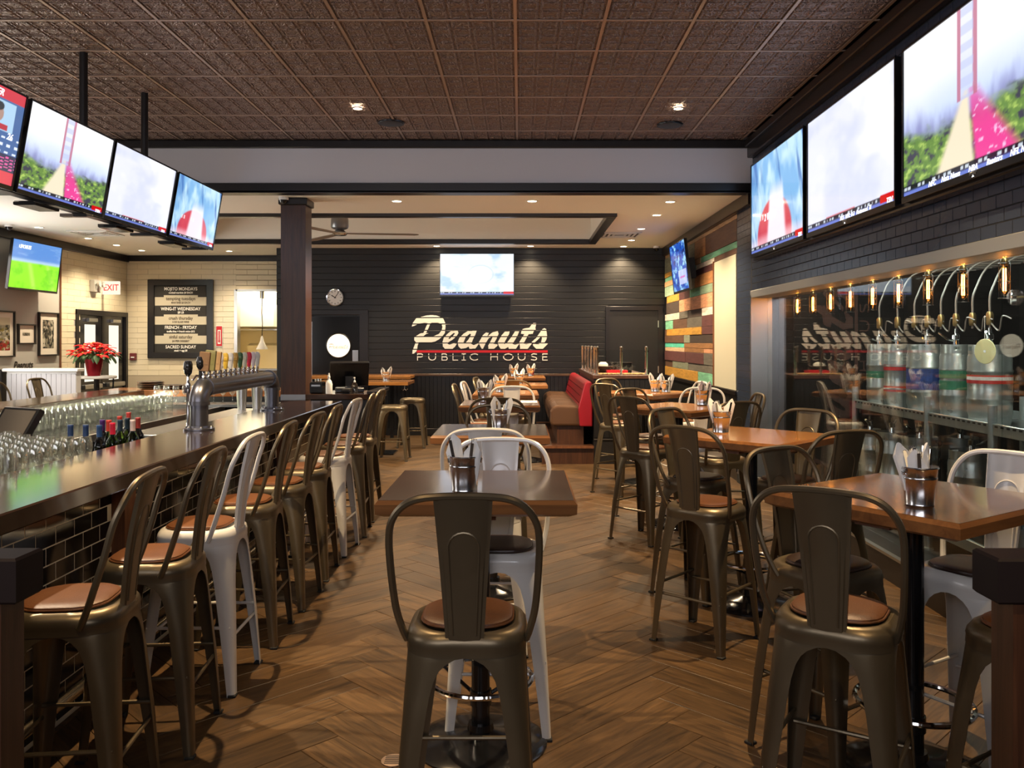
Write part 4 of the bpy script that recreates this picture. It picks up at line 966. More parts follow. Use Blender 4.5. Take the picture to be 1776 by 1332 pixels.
t = thing('receipt_printer', 'black receipt printer beside the column on the service counter', 'printer', (-2.33, 9.75, 1.061))
MB().box(-.07, .07, -.09, .09, 0, .13, ch=.012).obj('printer_body', m_tvbody, t); MB().box(-.05, .05, -.092, -.088, .08, .10).obj('paper_slot', m_steel, t)
t = thing('spray_bottle', 'white spray bottle in front of the rear register', 'bottle', (-2.17, 9.62, 1.061))
MB().lathe([(.036, 0), (.038, .01), (.038, .11), (.030, .14), (.012, .165)], 18).obj('bottle_body', m_white, t, True); MB().lathe([(.013, .165), (.015, .19), (.010, .20), (.008, .235)], 12).box(-.006, .006, -.04, .01, .195, .21).obj('pump_head', m_white, t)
t = thing('soap_pump', 'clear pump bottle of sanitizer right of the white spray bottle', 'bottle', (-1.90, 9.72, 1.061))
MB().lathe([(.036, 0), (.036, .09), (.028, .11), (.012, .125)], 18).obj('bottle_body', glass('sanitizer', (.9, .88, .8)), t, True); MB().lathe([(.012, .125), (.012, .14), (.005, .145), (.005, .175)], 10).box(-.006, .006, -.045, .01, .172, .184).obj('pump_head', m_white, t)
t = thing('water_glass', 'small clear tumbler by the column on the service counter', 'glass', (-2.42, 10.15, 1.061)); link('tumbler', cg, t)
# ================================================================ screens
def fbm(x, y, seed=0, oct=4):
    rng = np.random.RandomState(seed); r = np.zeros_like(x); a = 1.0; tot = 0
    for o in range(oct):
        g = rng.rand(64, 64); xi = np.floor(x).astype(int); yi = np.floor(y).astype(int); fx = x-xi; fy = y-yi
        fx = fx*fx*(3-2*fx); fy = fy*fy*(3-2*fy)
        G = lambda i, j: g[i % 64, j % 64]
        r += a*((G(xi, yi)*(1-fx)+G(xi+1, yi)*fx)*(1-fy)+(G(xi, yi+1)*(1-fx)+G(xi+1, yi+1)*fx)*fy); tot += a; a *= .55; x = x*2+3.1; y = y*2+1.7
    return r/tot
def mixc(a, b, t): return a+(np.array(b)-a)*t[..., None]
def ss(e0, e1, x): t = np.clip((x-e0)/(e1-e0), 0, 1); return t*t*(3-2*t)
def ticker(C, u, v, red=True):
    C = mixc(C, (.02, .03, .07), ss(.070, .065, v)*(v > .030)*.85); C = mixc(C, (.35, .42, .75), ss(.031, .029, v).astype(float))
    if red: C = mixc(C, (.75, .02, .05), ((v < .075) & (v > .015) & (u > .86)).astype(float))
    tx = ((v > .04) & (v < .06) & (np.sin(u*170)+np.sin(u*61) > .3) & (u < .84)).astype(float)
    return mixc(C, (.8, .85, .9), tx*.9)
def pic_bridge(u, v):
    C = np.ones(u.shape+(3,))*np.array((.70, .78, .95)); C = mixc(C, (.98, .98, 1.0), ss(.45, .9, v+.12*fbm(u*3, v*2, 1)))
    cx = .46
    hill = ss(.62, .40, v+.22*fbm(u*16, v*3, 3)-.10*np.abs(u-.5)); C = mixc(C, (.30, .30, .55), hill*.75)
    gr = ss(.46, .34, v+.16*fbm(u*9+v*3, v*9, 5)-.18*np.abs(u-cx)); n = fbm(u*22+v*12, v*26-u*8, 7)
    C = mixc(C, (.22, .38, .06), gr); C = mixc(C, (.55, .70, .20), gr*ss(.55, .75, n)); C = mixc(C, (.05, .05, .10), gr*ss(.47, .33, n))
    w_ = np.clip((.50-v), 0, 1)
    road = (np.abs(u-(cx+.0*w_)) < .0).astype(float)
    a = ss(-.02, .03, u-(cx-.03-.42*w_))*ss(-.01, .02, (cx+.0+.09*w_)-u)*(v < .5); C = mixc(C, (.90, .82, .66), a)
    p = ss(-.01, .02, u-(cx+.0+.09*w_))*ss(-.03, .05, (cx+.05+.55*w_)-u)*(v < .5); C = mixc(C, (.86, .07, .42), p*(.6+.4*ss(.55, .2, v)))
    C = mixc(C, (.9, .75, .9), p*ss(.62, .7, fbm(u*30, v*30, 9))*.8)
    tw = ((np.abs(u-.40) < .012)|(np.abs(u-.50) < .012)) & (v > .45); C = mixc(C, (.62, .25, .35), tw*.85)
    ins = (np.abs(u-.45) < .04) & (v > .45); C = mixc(C, (.62, .66, .85), ins*(.35+.35*(np.sin(v*60) > 0)))
    C = C+(np.array((.95, .95, 1))-C)*.18
    return ticker(C, u, v)
def pic_white(u, v):
    C = np.ones(u.shape+(3,))*np.array((.86, .87, .96)); C = mixc(C, (.66, .70, .85), ss(.45, .75, fbm(u*3, v*3, 11))*.35); C = mixc(C, (1, .99, 1), ss(.5, .8, fbm(u*2.4+4, v*2, 13))*.7)
    C = mixc(C, (.8, .2, .2), ((v > .05) & (v < .08) & (u > .25) & (u < .6)).astype(float)*.6)
    return ticker(C, u, v)
def pic_ball(u, v):
    C = np.ones(u.shape+(3,))*np.array((.45, .66, .86)); C = mixc(C, (.80, .92, .96), ss(.4, .7, fbm(u*5, v*2, 15))*.8)
    C = mixc(C, (.12, .25, .55), ss(.55, .8, fbm(u*14+v*3, v*1.5, 17))*.6)
    d = np.hypot((u-.47)*1.2, (v-.12)*1.0); C = mixc(C, (.80, .10, .14), ss(.42, .38, d)*.8); C = mixc(C, (.95, .93, .97), ss(.10+.12*(1-v), .07+.08*(1-v), np.abs(u-.52))*ss(.72, .5, v)*.9)
    for k in range(6): C = mixc(C, (.95, .95, .95), ((np.abs(u-(.20+.05*k)) < .012) & (np.abs(v-.36) < .03)).astype(float)*(.7 if k not in (2, 3) else 0))
    C = mixc(C, (.95, .85, .9), ss(.2, .08, v)*.6)
    return ticker(C, u, v)
def pic_soccer(u, v):
    C = np.ones(u.shape+(3,))*np.array((.30, .50, .80)); C = mixc(C, (.45, .62, .85), ss(.5, .8, fbm(u*5, v*14, 19))*.7); C = mixc(C, (.62, .76, .88), ss(.66, .58, v))
    g = ss(.58, .53, v); C = mixc(C, (.50, .90, .12), g); C = mixc(C, (.70, .95, .35), g*ss(.08, .0, np.abs(u-.38-.25*(.5-v)))*.7); C = mixc(C, (.70, .92, .35), g*ss(.07, .0, np.abs(u-.75-.35*(.5-v)))*.6)
    C = mixc(C, (.28, .72, .02), g*ss(.5, .7, fbm(u*5, v*5, 21))*.5)
    return mixc(C, (1, 1, 1), ((np.abs(v-.87) < .03) & (np.abs(u-.24) < .12) & (np.sin(u*160) > -.2)).astype(float)*.9)
def pic_sheet(u, v):
    C = np.ones(u.shape+(3,))*np.array((.88, .92, .97)); C = mixc(C, (.45, .65, .85), ss(.55, .8, fbm(u*4, v*4, 23))*.5); C = mixc(C, (1, 1, 1), ss(.3, .1, np.hypot(u-.5, v-.45))); C = mixc(C, (.55, .68, .8), ss(.02, .0, np.abs(np.hypot((u-.55)*1.3, v-.5)-.22))*.35)
    return ticker(C, u, v)
def pic_news(u, v):
    C = np.ones(u.shape+(3,))*np.array((.05, .25, .65)); C = mixc(C, (.55, .8, .95), ss(.45, .7, fbm(u*9, v*9, 25))); C = mixc(C, (.02, .06, .25), ss(.55, .8, fbm(u*14+9, v*14, 27))*.8)
    C = mixc(C, (.75, .78, .92), ((u > .42) & (u < .92) & (v > .12) & (v < .42)).astype(float)*.85); C = mixc(C, (.75, .4, .7), ((u > .5) & (u < .8) & (np.abs(v-.27) < .02)).astype(float)); return C
def pic_stats(u, v):
    C = np.ones(u.shape+(3,))*np.array((.10, .22, .45)); C = mixc(C, (.72, .02, .05), (v > .88).astype(float)); C = mixc(C, (.55, .72, .85), ((u > .25) & (u < .93) & (v > .55) & (v < .86)).astype(float))
    C = mixc(C, (.55, .38, .30), ss(.09, .08, np.hypot((u-.78)*1.8, v-.72))); C = mixc(C, (.02, .02, .02), ss(.05, .045, np.hypot((u-.78)*1.1, v-.80))); C = mixc(C, (.6, .02, .04), ((np.abs(u-.78) < .1) & (v < .62) & (v > .56)).astype(float))
    for k in range(3): C = mixc(C, (.85, .9, 1), ((np.abs(v-.49+.075*k) < .012) & (u > .5) & (np.sin(u*90+k) > 0)).astype(float))
    C = mixc(C, (.03, .02, .10), ((v > .14) & (v < .32)).astype(float)); C = mixc(C, (.9, .2, .5), ((v > .16) & (v < .30) & (np.sin(u*70)*np.sin(v*180) > .3)).astype(float)); C = mixc(C, (.8, .05, .1), (v < .14).astype(float)); return C+(np.array((.9, .93, 1))-C)*.22
_sm = {}
def screen_mesh(w_, h, fn, nx=176, ny=99):
    k = (round(w_, 3), round(h, 3), fn.__name__)
    if k in _sm: return _sm[k]
    g = np.meshgrid(np.linspace(0, 1, nx+1), np.linspace(0, 1, ny+1)); u, v = g
    co = np.stack([(u-.5)*w_, np.zeros_like(u), (v-.5)*h], -1).reshape(-1, 3)
    i = np.arange(ny)[:, None]*(nx+1)+np.arange(nx)[None]; f = np.stack([i, i+1, i+nx+2, i+nx+1], -1).reshape(-1, 4)
    me = bpy.data.meshes.new('screen'); me.from_pydata(co.tolist(), [], f.tolist())
    c = np.clip(fn(u, v), 0, 1).reshape(-1, 3)**1.9; c = np.concatenate([c, np.ones((len(c), 1))], 1).astype(np.float32)
    at = me.color_attributes.new('Col', 'FLOAT_COLOR', 'POINT'); at.data.foreach_set('color', c.ravel()); me.materials.append(m_screen); _sm[k] = me
    return me
def tv(label, center, w_, h, rz, tilt, fn, group=None, bez=.022, brand=False, words=None, arm=.10):
    """rz: screen faces -Y at rz=0; tilt > 0 leans the top forward"""
    t = thing('television', label, 'television', center, 0, group); t.rotation_euler = (tilt, 0, rz)
    b = MB(); a, c = w_/2, h/2
    for q_ in ((-a, a, c-bez*.8, c), (-a, a, -c, -c+bez*1.9), (-a, -a+bez*.7, -c+bez*1.9, c-bez*.8), (a-bez*.7, a, -c+bez*1.9, c-bez*.8)): b.box(q_[0], q_[1], -.012, .0, q_[2], q_[3], ch=.002)
    b.obj('bezel', m_tvbody, t)
    MB().box(-a+.005, a-.005, 0, .03, -c+.005, c-.005, ch=.004).box(-a*.6, a*.6, .03, .06, -c*.6, c*.5, ch=.01).obj('back_case', m_tvbody, t)
    s = link('screen', screen_mesh(w_-2*bez*.7, h-bez*2.7, fn), t, (0, -.003, bez*.55))
    MB().box(-.08, .08, .06, arm, -.18, .12).box(-.2, .2, .06, .075, -.12, -.09).box(-.2, .2, .06, .075, .04, .07).obj('mount', m_black, t)
    if brand:
        text('SHARP', .026, Matrix.Translation((0, -.0135, -c+bez*1.25)) @ Matrix.Rotation(PI/2, 4, 'X'), m_steel, t, 'maker_lettering', .0006)
        MB().prism([(-.010, 0), (0, .012), (.010, 0), (0, .004)], 0, .001).obj('indicator', emit('indicator_light', (1, 1, 1), 2), t, loc=(0, -.013, -c+.007), rot=(PI/2, 0, 0))
    if words:
        for wd, ux, vz, sz, mm in words: text(wd, sz, Matrix.Translation((ux*w_/2, -.005, vz*h/2)) @ Matrix.Rotation(PI/2, 4, 'X'), mm, t, 'screen_lettering', .0004, shear=.3)
    return t
m_wtext = emit('caption_white', (.9, .93, 1), 1.0)
RT = -PI/2; hz, zc = .975, 3.01
gR = 'large televisions on the right wall'
tn = [('NFC', -.55, -.88, .045, m_wtext), ('Nets News', -.30, -.88, .045, m_wtext), ('NBA', -.02, -.88, .045, m_wtext), ('Raptors', .22, -.88, .045, m_wtext), ('NFL News', .5, -.88, .045, m_wtext)]
tv('far large television on the right wall showing a blurred red ball picture', (2.42, 8.07, zc), 1.66, hz, RT, 0, pic_ball, gR, brand=True, words=[('2 VIPERS', -.2, -.28, .10, m_wtext), ('TSN', .86, -.88, .05, m_wtext)])
tv('middle large television on the right wall with an almost white picture', (2.42, 6.31, zc), 1.69, hz, RT, 0, pic_white, gR, brand=True, words=[('MLS  NHL: 8-3   Postponed, TJ', .2, -.88, .045, m_wtext), ('TSN', .88, -.88, .05, m_wtext)])
tv('nearest large television on the right wall showing a bridge and a pink path', (2.42, 4.52, zc), 1.70, hz, RT, 0, pic_bridge, gR, brand=True, words=tn)
rl = thing('tv_rail', 'long black mounting rail under the big right-hand televisions', 'rail'); bx('rail_bar', m_tvbody, rl, 2.44, 2.53, 3.7, 8.9, 2.50, 2.545, ch=.008); bx('rail_bar', m_tvbody, rl, 2.48, 2.55, 3.7, 8.9, 2.9, 3.05)
# hanging ring of televisions over the bar
gL = 'hanging televisions over the bar'; tiltL = .17
cz = (3.245+2.63)/2; cx = -3.255
for y0, y1, fn, lab, wd in ((7.95, 9.10, pic_ball, 'farthest hanging television over the bar, red ball picture', [('TSN', .86, -.88, .04, m_wtext)]), (6.715, 7.90, pic_white, 'hanging television over the bar with an almost white picture', [('TSN', .86, -.88, .04, m_wtext)]),
                        (5.55, 6.69, pic_bridge, 'hanging television over the bar showing a bridge and pink path', [('TSN', .86, -.88, .04, m_wtext)]), (4.37, 5.51, pic_stats, 'hanging television at the left edge showing player statistics', [('PLAYER', .4, .84, .06, m_wtext), ('26', .8, .05, .06, m_wtext)])):
    tv(lab, (cx, (y0+y1)/2, cz), y1-y0, .625, PI/2, tiltL, fn, gL, .016, words=wd)
fr2 = thing('television_rig', 'black steel frame hanging from two poles and carrying the bar televisions', 'frame')
for py in (6.47, 7.52):
    MB().tube([(-3.28-.1, py, 2.75), (-3.28-.1, py, ZC)], .033, 16).obj('pole', m_trim, fr2, True) if False else MB().tube([(-3.33, py, 3.08), (-3.33, py, ZC)], .03, 16).obj('pole', m_trim, fr2, True)
bx('frame_beam', m_trim, fr2, -3.37, -3.31, 4.4, 9.1, 3.03, 3.09)
for y in (4.9, 6.47, 7.52, 8.9): bx('strut', m_trim, fr2, -3.50, -3.44, y-.03, y+.03, 2.7, 3.06); bx('strut', m_trim, fr2, -3.50, -3.36, y-.03, y+.03, 3.04, 3.08)
bx('frame_beam', m_trim, fr2, -3.52, -3.44, 4.3, 9.1, 2.66, 2.72)
for y in np.arange(4.9, 9.2, .6): bx('cross_arm', m_trim, fr2, -3.62, -3.36, y-.03, y+.03, 2.635, 2.66); 
for y in (5.0, 6.1, 7.3, 8.5): bx('arm_plate', m_tvbody, fr2, -3.55, -3.40, y-.16, y+.16, 2.61, 2.635, ch=.004)
tv('television on the left wall showing a green football pitch', (-7.28, 12.75, 2.77), 1.30, .74, PI/2, .12, pic_soccer, None, .018, words=[('SPORTS', -.5, .72, .08, m_wtext)], arm=.27)
tv('television high on the black back wall above the script sign', (-.765, BK-.085, 2.82), 1.31, .76, 0, 0, pic_sheet, None, .018)
tv('tilted television on the reclaimed board wall showing a blue picture', (2.31, 12.36, 2.73), 1.19, .73, -PI/2, .11, pic_news, None, .018, arm=.215)
# ================================================================ ceiling fixtures
dm = MB().lathe([(.075, 0), (.072, -.006), (.055, -.006), (.05, 0)], 24, cap=False).mesh('trim_ring', m_cream, True); dg_ = MB().lathe([(.05, -.002), (.049, -.003)], 20).mesh('lamp_disc', m_lampe)
dmc = MB().lathe([(.06, 0), (.058, -.006), (.042, -.006), (.04, 0)], 24, cap=False).mesh('trim_ring', m_tbar, True)
dl0 = None
def downlight(x, y, z, ring, lab, g):
    t = thing('downlight', lab, 'light', (x, y, z), group=g); link('trim_ring', ring, t); link('lamp_disc', dg_, t)
CSP = ['left visible downlight in the copper ceiling', 'right visible downlight in the copper ceiling', 'copper ceiling downlight above the bar stools', 'copper ceiling downlight above the right-hand tables', 'copper ceiling downlight above the lower left low wall', 'copper ceiling downlight above the lower right low wall']
for i, (x, y) in enumerate(COPPER_SPOTS): downlight(x, y, ZC-.019, dmc, CSP[i], 'copper ceiling downlights')
BSP = ['left of the front row over the column side', 'middle of the front row', 'right end of the front row', 'second in the right-hand column of lights', 'third in the right-hand column of lights', 'fourth in the right-hand column of lights', 'last in the right-hand column near the wall screen', 'at left above the back wall screen', 'at right above the back wall screen',
       'nearest along the left wall', 'second along the left wall', 'third along the left wall', 'farthest along the left wall', 'above the menu board']
for i, (x, y) in enumerate(BAY_SPOTS): downlight(x, y, ZB-.001, dm, 'small round downlight in the cream ceiling, '+BSP[i], 'cream ceiling downlights')
for x, y, l in ((-1.30, 8.52, 'left'), (1.51, 8.60, 'right')):
    t = thing('ceiling_speaker', 'round dark ceiling speaker, %s one in the copper ceiling' % l, 'speaker', (x, y, ZC-.012)); MB().lathe([(.125, .0), (.12, -.012), (.10, -.015)], 30).obj('grille', m_black, t, True); MB().lathe([(.135, 0), (.133, -.008), (.125, -.006)], 30, cap=False).obj('rim', m_tvbody, t, True)
def vent(x, y, w_, d, lab):
    t = thing('air_vent', lab, 'vent', (x, y, ZB)); MB().box(-w_/2, w_/2, -d/2, d/2, -.004, -.0005).obj('backing', m_black, t)
    for k in range(4):
        i0, i1 = .5-k*.11, .5-k*.11-.05
        b = MB()
        for a in ((-i0, i0, i1, i0), (-i0, i0, -i0, -i1), (-i0, -i1, -i1, i1), (i1, i0, -i1, i1)): b.box(a[0]*w_, a[1]*w_, a[2]*d, a[3]*d, -.014, -.004)
        b.obj('louvre', m_white, t)
vent(1.52, 13.1, .62, .62, 'square louvred air vent at right in the cream ceiling'); vent(-6.45, 12.9, .6, .6, 'square louvred air vent at left in the cream ceiling')
def dome(x, y, z, lab, up=True):
    t = thing('dome_camera', lab, 'camera', (x, y, z)); MB().lathe([(.055, 0), (.055, -.03), (.05, -.035)], 20).obj('housing', m_white, t, True); MB().lathe([(.048, -.035), (.042, -.06), (.025, -.08), (.008, -.085)], 20).obj('dome', m_blackgloss, t, True)
dome(-2.70, 9.68, ZB, 'small dome camera beside the top of the column'); dome(-7.2, 11.95, ZB, 'dark dome camera at the far left of the cream ceiling'); dome(2.35, 14.7, ZB, 'dome camera in the corner above the board wall')
# fan
fan = thing('ceiling_fan', 'grey ceiling fan hanging in the recessed tray', 'fan', (-2.63, 12.35, -.10), .12)
MB().tube([(0, 0, 3.52), (0, 0, 4.1)], .02, 12).lathe([(.06, 4.03), (.06, 4.1)], 16).obj('downrod', m_trim, fan, True)
MB().lathe([(.05, 3.56), (.115, 3.545), (.125, 3.53), (.127, 3.42), (.118, 3.40), (.05, 3.37)], 28).obj('motor', mat('fan_metal', (.30, .31, .33), .35, .8), fan, True)
MB().lathe([(.06, 3.37), (.10, 3.34), (.11, 3.32), (.09, 3.295), (.03, 3.29)], 28).obj('hub', m_galv, fan, True)
bl = MB().prism([(.10, -.05), (.4, -.075), (1.0, -.085), (1.12, -.05), (1.14, .02), (1.08, .075), (.4, .06), (.10, .04)], 3.318, 3.328).mesh('blade', mat('blade_wood', (.26, .22, .18), .5))
for k in range(3): o = link('blade', bl, fan, rot=(0, .0, k*2*PI/3))
# ================================================================ wall things
ck = thing('wall_clock', 'round white-faced wall clock above the black door', 'clock', (-3.26, BK-.04, 2.425)); ck.rotation_euler = (PI/2, 0, 0)
MB().lathe([(.135, 0), (.135, .004)], 36).obj('face', m_white, ck, True); MB().lathe([(.155, -.035), (.158, .0), (.152, .014), (.138, .012), (.136, .0)], 36, cap=False).obj('rim', m_chrome, ck, True)
b = MB()
for k in range(12):
    a = k*PI/6; b.M = Matrix.Rotation(a, 4, 'Z'); b.box(-.005, .005, .098, .122, .004, .006)
b.obj('hour_mark', m_black, ck)
for a, l, w_ in ((math.radians(58), .075, .007), (math.radians(-35), .11, .005)):
    b = MB(); b.M = Matrix.Rotation(a, 4, 'Z'); b.box(-w_, w_, -.02, l, .007, .009); b.obj('hand', m_black, ck)
mbx = thing('menu_board', 'framed menu board with weekday specials on the cream brick wall', 'menu board', (0, 0, 0))
X0, X1, Z0, Z1 = -7.135, -5.885, 1.33, 2.84; Y = BK2-.013
for a in ((X0, X0+.12, Z0, Z1), (X1-.12, X1, Z0, Z1), (X0+.12, X1-.12, Z0, Z0+.12), (X0+.12, X1-.12, Z1-.12, Z1)): bx('frame', m_trim, mbx, a[0], a[1], Y-.05, Y, a[2], a[3], ch=.01)
bx('board', mat('board_black', (.02, .018, .015), .6), mbx, X0+.12, X1-.12, Y-.015, Y, Z0+.12, Z1-.12)
m_str = mat('board_strip', (.55, .50, .38), .6); m_dt = mat('board_dark_text', (.08, .06, .04), .6)
xc = (X0+X1)/2; zp = lambda yz: 1.655+(592-(480+yz/8.877))*BK2/F
for y0, y1 in ((285, 445), (582, 738), (877, 1032)):
    bx('strip', m_str, mbx, X0+.13, X1-.13, Y-.02, Y-.015, zp(y1), zp(y0+30)); bx('strip', m_str, mbx, X0+.30, X1-.30, Y-.02, Y-.015, zp(y0+30), zp(y0))
L_ = [('MOJITO MONDAYS', 190, .095, m_letter, 1), ('cocktail martinis $4 EACH', 248, .055, m_letter, 1), ('tempting tuesdays', 340, .10, m_dt, 1), ('MARTINIS $3 EACH', 402, .055, m_dt, 1), ('WING-IT WEDNESDAY', 497, .095, m_letter, 1), ('$8 LB', 552, .065, m_letter, 1),
      ('crush thursday', 640, .10, m_dt, 1), ('5 OZ GLASS WINE', 698, .05, m_dt, 1), ('FRENCH - FRYDAY', 783, .095, m_letter, 1), ('truffle fries + french onion $12', 843, .055, m_letter, 1), ('sinful saturday', 928, .10, m_dt, 1), ('$4 PER DESSERT', 992, .06, m_dt, 1), ('SACRED SUNDAY', 1082, .095, m_letter, 1), ('steak + egg $8', 1137, .055, m_letter, 1)]
for s_, yz, sz, mm, k in L_: text(s_, sz*.9, FR(xc, Y-.022, zp(yz)), mm, mbx, 'lettering', .0015, sx=.86)
# exit sign with emergency lamp heads
ex = thing('exit_sign', 'lit exit sign with red letters on the left brick wall', 'exit sign', (LW+.013, 15.35, 2.62))
MB().box(0, .30, -.025, .025, -.12, .12, ch=.006).obj('sign_box', emit('exit_face', (.95, .75, .60), .7), ex)
text('EXIT', .16, Matrix.Translation((.155, -.0265, .0)) @ Matrix.Rotation(PI/2, 4, 'X'), emit('exit_red', (.9, .03, .02), 1.0), ex, 'lettering', .0015, sx=.85)
eh = thing('emergency_lamp', 'grey emergency lamp heads left of the exit sign', 'lamp', (LW+.013, 15.0, 2.60)); MB().box(0, .08, -.12, .12, -.08, .14, ch=.01).obj('battery_case', m_grey, eh)
for s_ in (-1, 1): MB().lathe([(.02, 0), (.05, .05), (.05, .07)], 14).obj('lamp_head', m_grey, eh, True, loc=(.09, s_*.07, .06), rot=(0, PI/2, 0))
fs = thing('extinguisher_sign', 'red and white arrow sign on the brick between menu board and pass', 'sign', (-5.78, BK2-.014, 1.755))
MB().box(-.06, .06, -.004, 0, -.20, .20).obj('plate', m_white, fs); MB().box(-.055, .055, -.006, -.004, -.19, -.15).box(-.055, -.03, -.006, -.004, -.15, .12).box(.03, .055, -.006, -.004, -.15, .12).box(-.055, .055, -.006, -.004, .12, .19).obj('red_print', m_red, fs)
b = MB(); b.M = Matrix.Rotation(PI/2, 4, 'X'); b.prism([(-.012, .1), (-.012, -.09), (-.025, -.09), (0, -.13), (.025, -.09), (.012, -.09), (.012, .1)], .0065, .008); b.obj('arrow', m_red, fs)
nb = thing('notice_card', 'small white notice with red print standing by the pass', 'notice', (-5.72, BK2-.014, 1.30)); MB().box(-.13, .13, -.004, 0, -.13, .09).obj('card', m_paper, nb); text('CAUTION', .055, FR(0, -.006, -.0), m_red, nb, 'lettering', .002)
al = thing('fire_alarm_pull', 'small dark red alarm box beside the exit doors', 'alarm', (-7.42, BK2-.014, 1.36)); MB().box(-.06, .06, -.04, 0, -.07, .07, ch=.01).obj('alarm_box', mat('dark_red', (.14, .02, .02), .4), al); MB().box(-.03, .03, -.055, -.04, -.02, .0).obj('pull_bar', m_white, al)
# pictures on the left wall
def pic_fn(seed, bw, red):
    def f(u, v):
        n = fbm(u*9, v*12, seed); C = np.ones(u.shape+(3,))*np.array((.42, .40, .34)); C = mixc(C, (.05, .05, .05), ss(.45, .6, n)); C = mixc(C, (.65, .62, .55), ss(.45, .32, fbm(u*6+5, v*7, seed+1)))
        if bw: d = np.hypot((u-.5)*1.5, (v-.5)); C = mixc(C, (.10, .10, .09), ss(.40, .34, d)*ss(.35, .6, fbm(u*8, v*10, seed+4))); C = mixc(C, (.55, .5, .45), ss(.07, .06, np.hypot(u-.6, (v-.86)*1.0)))
        if red: C = mixc(C, (.45, .05, .04), ss(.35, .2, v)*ss(.4, .55, fbm(u*12, v*12, seed+2))); C = mixc(C, (.70, .66, .55), ss(.75, .8, v)); C = mixc(C, (.35, .30, .10), ss(.5, .7, fbm(u*15, v*15, seed+3))*ss(.75, .7, v))
        return C
    f.__name__ = 'pic%d' % seed; return f
m_photo, tt_, b_ = nt('photo_print'); a_ = tt_.nodes.new('ShaderNodeAttribute'); a_.attribute_name = 'Col'; tt_.links.new(a_.outputs['Color'], b_.inputs['Base Color']); sv(b_, 'Roughness', .4)
def picture(px0, px1, py0, py1, lab, fn, mat_w=.14):
    y0, y1 = 7.53*F/(903-px0), 7.53*F/(903-px1); yc = (y0+y1)/2; zt_ = 1.655+(592-py0)*yc/F; zb_ = 1.655+(592-py1)*yc/F; w_ = y1-y0; h = zt_-zb_
    t = thing('framed_picture', lab, 'picture', (LW+.002, yc, (zt_+zb_)/2), 0, 'framed pictures on the left wall'); t.rotation_euler = (0, 0, PI/2)
    f_ = .022
    for a in ((-w_/2, -w_/2+f_, -h/2, h/2), (w_/2-f_, w_/2, -h/2, h/2), (-w_/2+f_, w_/2-f_, -h/2, -h/2+f_), (-w_/2+f_, w_/2-f_, h/2-f_, h/2)): bx('frame', m_trim, t, a[0], a[1], -.04, 0, a[2], a[3], ch=.003)
    bx('mount_card', mat('mount_card', (.66, .60, .50), .7), t, -w_/2+f_, w_/2-f_, -.012, 0, -h/2+f_, h/2-f_)
    me = screen_mesh(w_-2*mat_w, h-2*mat_w, fn, 60, 80); me.materials.clear(); me.materials.append(m_photo); link('print', me, t, (0, -.0135, 0))
picture(-38, 26, 538, 620, 'large framed colour picture cut by the left edge', pic_fn(41, False, True), .10)
picture(32, 62, 562, 597, 'small square framed black-and-white picture between the two larger ones', pic_fn(51, True, False), .13)
picture(68, 102, 542, 617, 'tall framed black-and-white photo of a standing player', pic_fn(61, True, False), .12)
wd = thing('wall_word', 'small dark script word on the grey wall above the white partition', 'sign', (LW+.004, 12.9, 1.29)); text('Peanuts', .16, Matrix.Rotation(PI/2, 4, 'Z') @ Matrix.Rotation(PI/2, 4, 'X'), m_trim, wd, 'lettering', .004, shear=.3)
# white partition
wp = thing('partition', 'white beadboard half partition beneath the framed pictures', 'partition')
bx('cap', m_white, wp, -7.42, -6.34, 12.15, 12.35, 1.22, 1.265, ch=.008); bx('core', m_white, wp, -7.38, -6.38, 12.2, 12.32, 0, 1.22)
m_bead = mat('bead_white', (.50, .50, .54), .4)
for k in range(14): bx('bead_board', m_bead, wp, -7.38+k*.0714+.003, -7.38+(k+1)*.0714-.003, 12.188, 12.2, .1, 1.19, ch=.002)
dp = thing('dark_partition', 'dark post at the left end of the white partition', 'partition'); bx('post', m_trim, dp, -7.54, -7.43, 12.15, 12.35, 0, 1.25, ch=.005)
# poinsettia on a round table
rt = thing('round_table', 'small round table carrying the poinsettia by the exit doors', 'table', (-6.44, 12.9, 0)); MB().lathe([(.27, 1.09), (.28, 1.10), (.28, 1.125), (.27, 1.13)], 36).obj('tabletop', m_white, rt, True)
MB().lathe([(.04, .04), (.04, 1.09)], 16).obj('post', m_blackgloss, rt, True); MB().lathe([(.25, 0), (.24, .015), (.06, .05)], 28).obj('base', m_blackgloss, rt, True)
for k in range(4):
    a = k*PI/2+.5; MB().tube([(.23*math.cos(a), .23*math.sin(a), 1.09), (.21*math.cos(a), .21*math.sin(a), .5), (.04*math.cos(a), .04*math.sin(a), .3)], .012, 8).obj('leg', m_blackgloss, rt, True)
pp = thing('poinsettia', 'bright red poinsettia in a red foil pot on the round table', 'plant', (-6.48, 12.9, 1.131))
MB().lathe([(.09, 0), (.135, .26), (.145, .265), (.14, .27), (.12, .26), (.085, .02)], 24, cap=False).lathe([(.09, .002), (.0, .003)], 24, cap=False).obj('pot', mat('red_foil', (.28, .008, .02), .22, .6, bump=.4, bscale=30), pp, True)
m_bract = mat('red_bract', (.80, .006, .006), .65, spec=.2, var=.3, vscale=20); m_leaf = mat('green_leaf', (.045, .10, .03), .5, var=.3, vscale=20); m_bud = mat('yellow_bud', (.55, .5, .08), .5)
